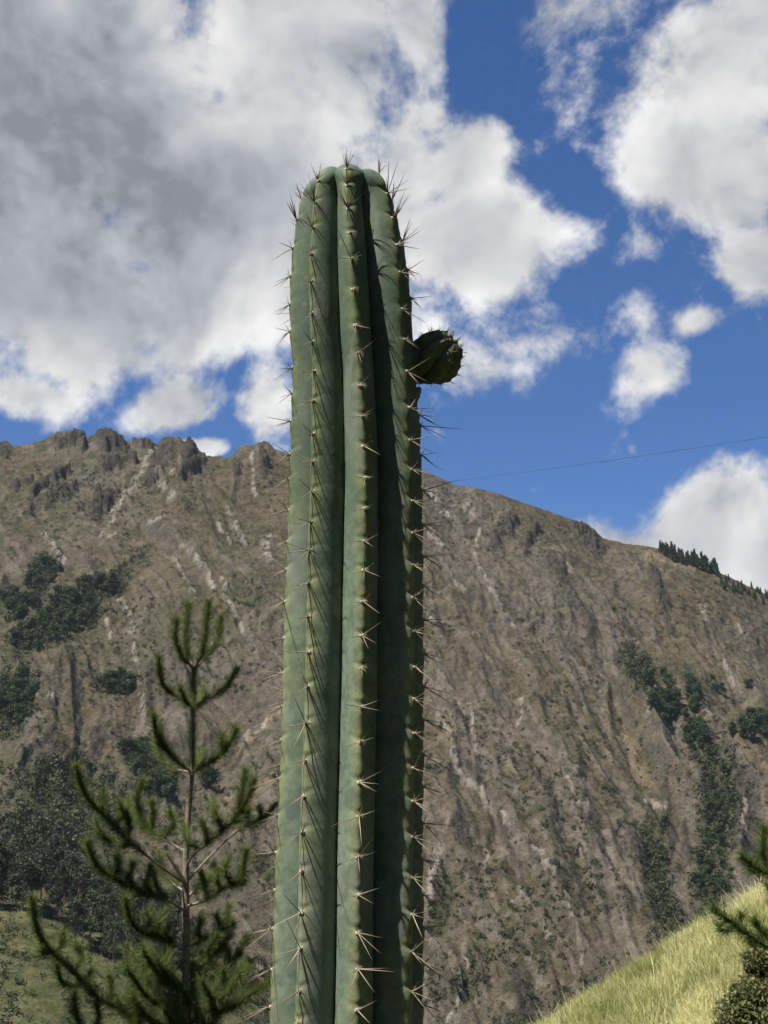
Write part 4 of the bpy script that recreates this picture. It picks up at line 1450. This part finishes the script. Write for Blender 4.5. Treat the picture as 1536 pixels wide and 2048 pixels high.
# the round side bud on the right
def build_bud():
    c = at(870, 715, YCACT + 0.029)
    rad = 61 * 1.6 / F
    axis = np.array([0.72, -0.55, 0.42])
    axis /= np.linalg.norm(axis)
    M = frame(axis, np.array([0, 0, 1.0]))
    nv, nu = 60, 140
    v = np.linspace(0, 1, nv)
    th = v * math.pi * 0.93
    a = np.linspace(0, 2 * math.pi, nu, endpoint=False)
    TH, A = np.meshgrid(th, a, indexing='ij')
    ph = (A * 7 / (2 * math.pi)) % 1.0
    au = np.abs(ph - 0.5) * 2          # 0 on the crest, 1 in the furrow
    rib = 1 - 0.24 * (0.5 * au + 0.5 * au ** 3) * np.sin(np.clip(TH * 1.05, 0, math.pi)) ** 0.55
    tub = 1 + 0.02 * np.cos(TH * 17 + np.floor(A * 7 / (2 * math.pi)) * 1.7) * (1 - au)
    rr = rad * rib * tub
    x = rr * np.sin(TH) * np.cos(A + 0.25 * TH)
    y = rr * np.sin(TH) * np.sin(A + 0.25 * TH)
    z = rr * np.cos(TH) * 1.02 - 0.10 * rad * np.exp(-(TH / 0.28) ** 2)
    neck = sstep(TH, 2.1, 2.9)
    x, y = x * (1 - 0.25 * neck), y * (1 - 0.25 * neck)
    z = z - neck * rad * 0.25
    L = np.stack([x, y, z], -1)
    P = L @ M.T + c
    idx = np.arange(nv * nu).reshape(nv, nu)
    nx = np.roll(idx, -1, axis=1)
    Q = np.stack([idx[:-1], idx[1:], nx[1:], nx[:-1]], -1).reshape(-1, 4)
    me = mesh('side_bud', P.reshape(-1, 3) - COFF, Q, M_SKIN, True, {'crest': (np.exp(-(au / 0.4) ** 2)).ravel(), 'young': np.ones(nv * nu), 'notch': np.zeros(nv * nu)})
    bud = obj('side_bud', me, cactus, 'small round ribbed side shoot on the shaded side')
    # short neck that joins the shoot to the column
    i0 = int(np.argmin(np.abs(zrow - c[2])))
    root = np.array([ax_row[i0] + 0.45 * r_row[i0], YCACT + 0.010, c[2] - 0.012])
    v, q = tube(spline([root, (root + c) / 2 + np.array([0, 0, -0.003]), c], 12), rad * 0.68 * np.array([0.75, 0.72, 0.70, 0.68, 0.66, 0.66, 0.66, 0.68, 0.7, 0.7, 0.7, 0.6]), 18)
    obj('neck', mesh('neck', v - COFF, q, M_SKIN, True, {'crest': np.zeros(len(v)), 'young': np.ones(len(v)), 'notch': np.zeros(len(v))}), bud)
    rg = np.random.default_rng(31)
    for k in range(7):
        for t in (0.30, 0.62, 0.95, 1.30, 1.70, 2.1):
            ang = (k + 0.5) / 7 * 2 * math.pi + 0.25 * t
            d0 = np.array([math.sin(t) * math.cos(ang), math.sin(t) * math.sin(ang), math.cos(t)])
            p = c + M @ (d0 * rad * 1.0)
            n = M @ d0
            ar = obj('areole', ME_AREOLE, bud)
            F3 = frame(n, np.array([0.1, 0.2, 1.0]))
            m4 = Matrix.Identity(4)
            for r_ in range(3):
                for c_ in range(3):
                    m4[r_][c_] = F3[r_, c_]
            ar.matrix_basis = Matrix.Translation(Vector(p - COFF)) @ m4 @ Matrix.Diagonal((0.0013, 0.0013, 0.0006, 1))
            Vs, Fs, m = [], [], 0
            for _ in range(5):
                d = n + rg.normal(size=3) * 0.5 + M @ np.array([0, 0, 0.4])
                d /= np.linalg.norm(d)
                vv, ff = src['y']
                Vs.append((vv * np.array([0.0005, 0.0005, rg.uniform(0.004, 0.011)])) @ frame(d, np.array([0, 0, 1.0])).T + p - COFF)
                Fs.append(ff + m)
                m += len(vv)
            BUDS.append((np.vstack(Vs), np.vstack(Fs)))
    Vs, Fs, m = [], [], 0
    for v_, f_ in BUDS:
        Vs.append(v_); Fs.append(f_ + m); m += len(v_)
    obj('short_spine_growth', mesh('short_spine_growth', np.vstack(Vs), np.vstack(Fs), M_SPINE_YOUNG, True), bud, kind='stuff')
    # corky collar where it leaves the column
    e = at(842, 786, YCACT + 0.005)
    V, Q = tube(spline([at(818, 812, YCACT + 0.016), at(829, 796, YCACT + 0.014), at(838, 776, YCACT + 0.018)], 10), np.array([3, 6, 8, 9, 10, 10, 10, 9, 8, 6]) * 1.6 / F, 10)
    V = V + np.random.default_rng(1).normal(0, 0.0004, V.shape)
    obj('corky_collar', mesh('corky_collar', V - COFF, Q, M_CORK, True), cactus, 'brown corky scar under the side shoot')


BUDS = []
build_bud()


# ------------------------------------------------------------------ thin air haze over the valley
def build_haze():
    x0, x1, y0, y1, z0, z1 = -9500, 9500, -9500, 9500, -260, 520
    V = [(x, y, z) for x in (x0, x1) for y in (y0, y1) for z in (z0, z1)]
    Fc = [(0, 1, 3, 2), (4, 6, 7, 5), (0, 4, 5, 1), (2, 3, 7, 6), (0, 2, 6, 4), (1, 5, 7, 3)]
    m = bpy.data.materials.new('thin_haze')
    m.use_nodes = True
    m.node_tree.nodes.clear()
    N = NT(m.node_tree)
    out = N.n('ShaderNodeOutputMaterial')
    v = N.n('ShaderNodeVolumePrincipled', {'Color': (0.80, 0.89, 1.0, 1), 'Density': HAZE})
    link(N, v.outputs[0], out.inputs['Volume'])
    obj('haze', mesh('haze', V, np.array(Fc), m), None, 'thin pale haze in the air of the valley', 'haze', None, 'stuff')


HAZE = 0.000024
build_haze()
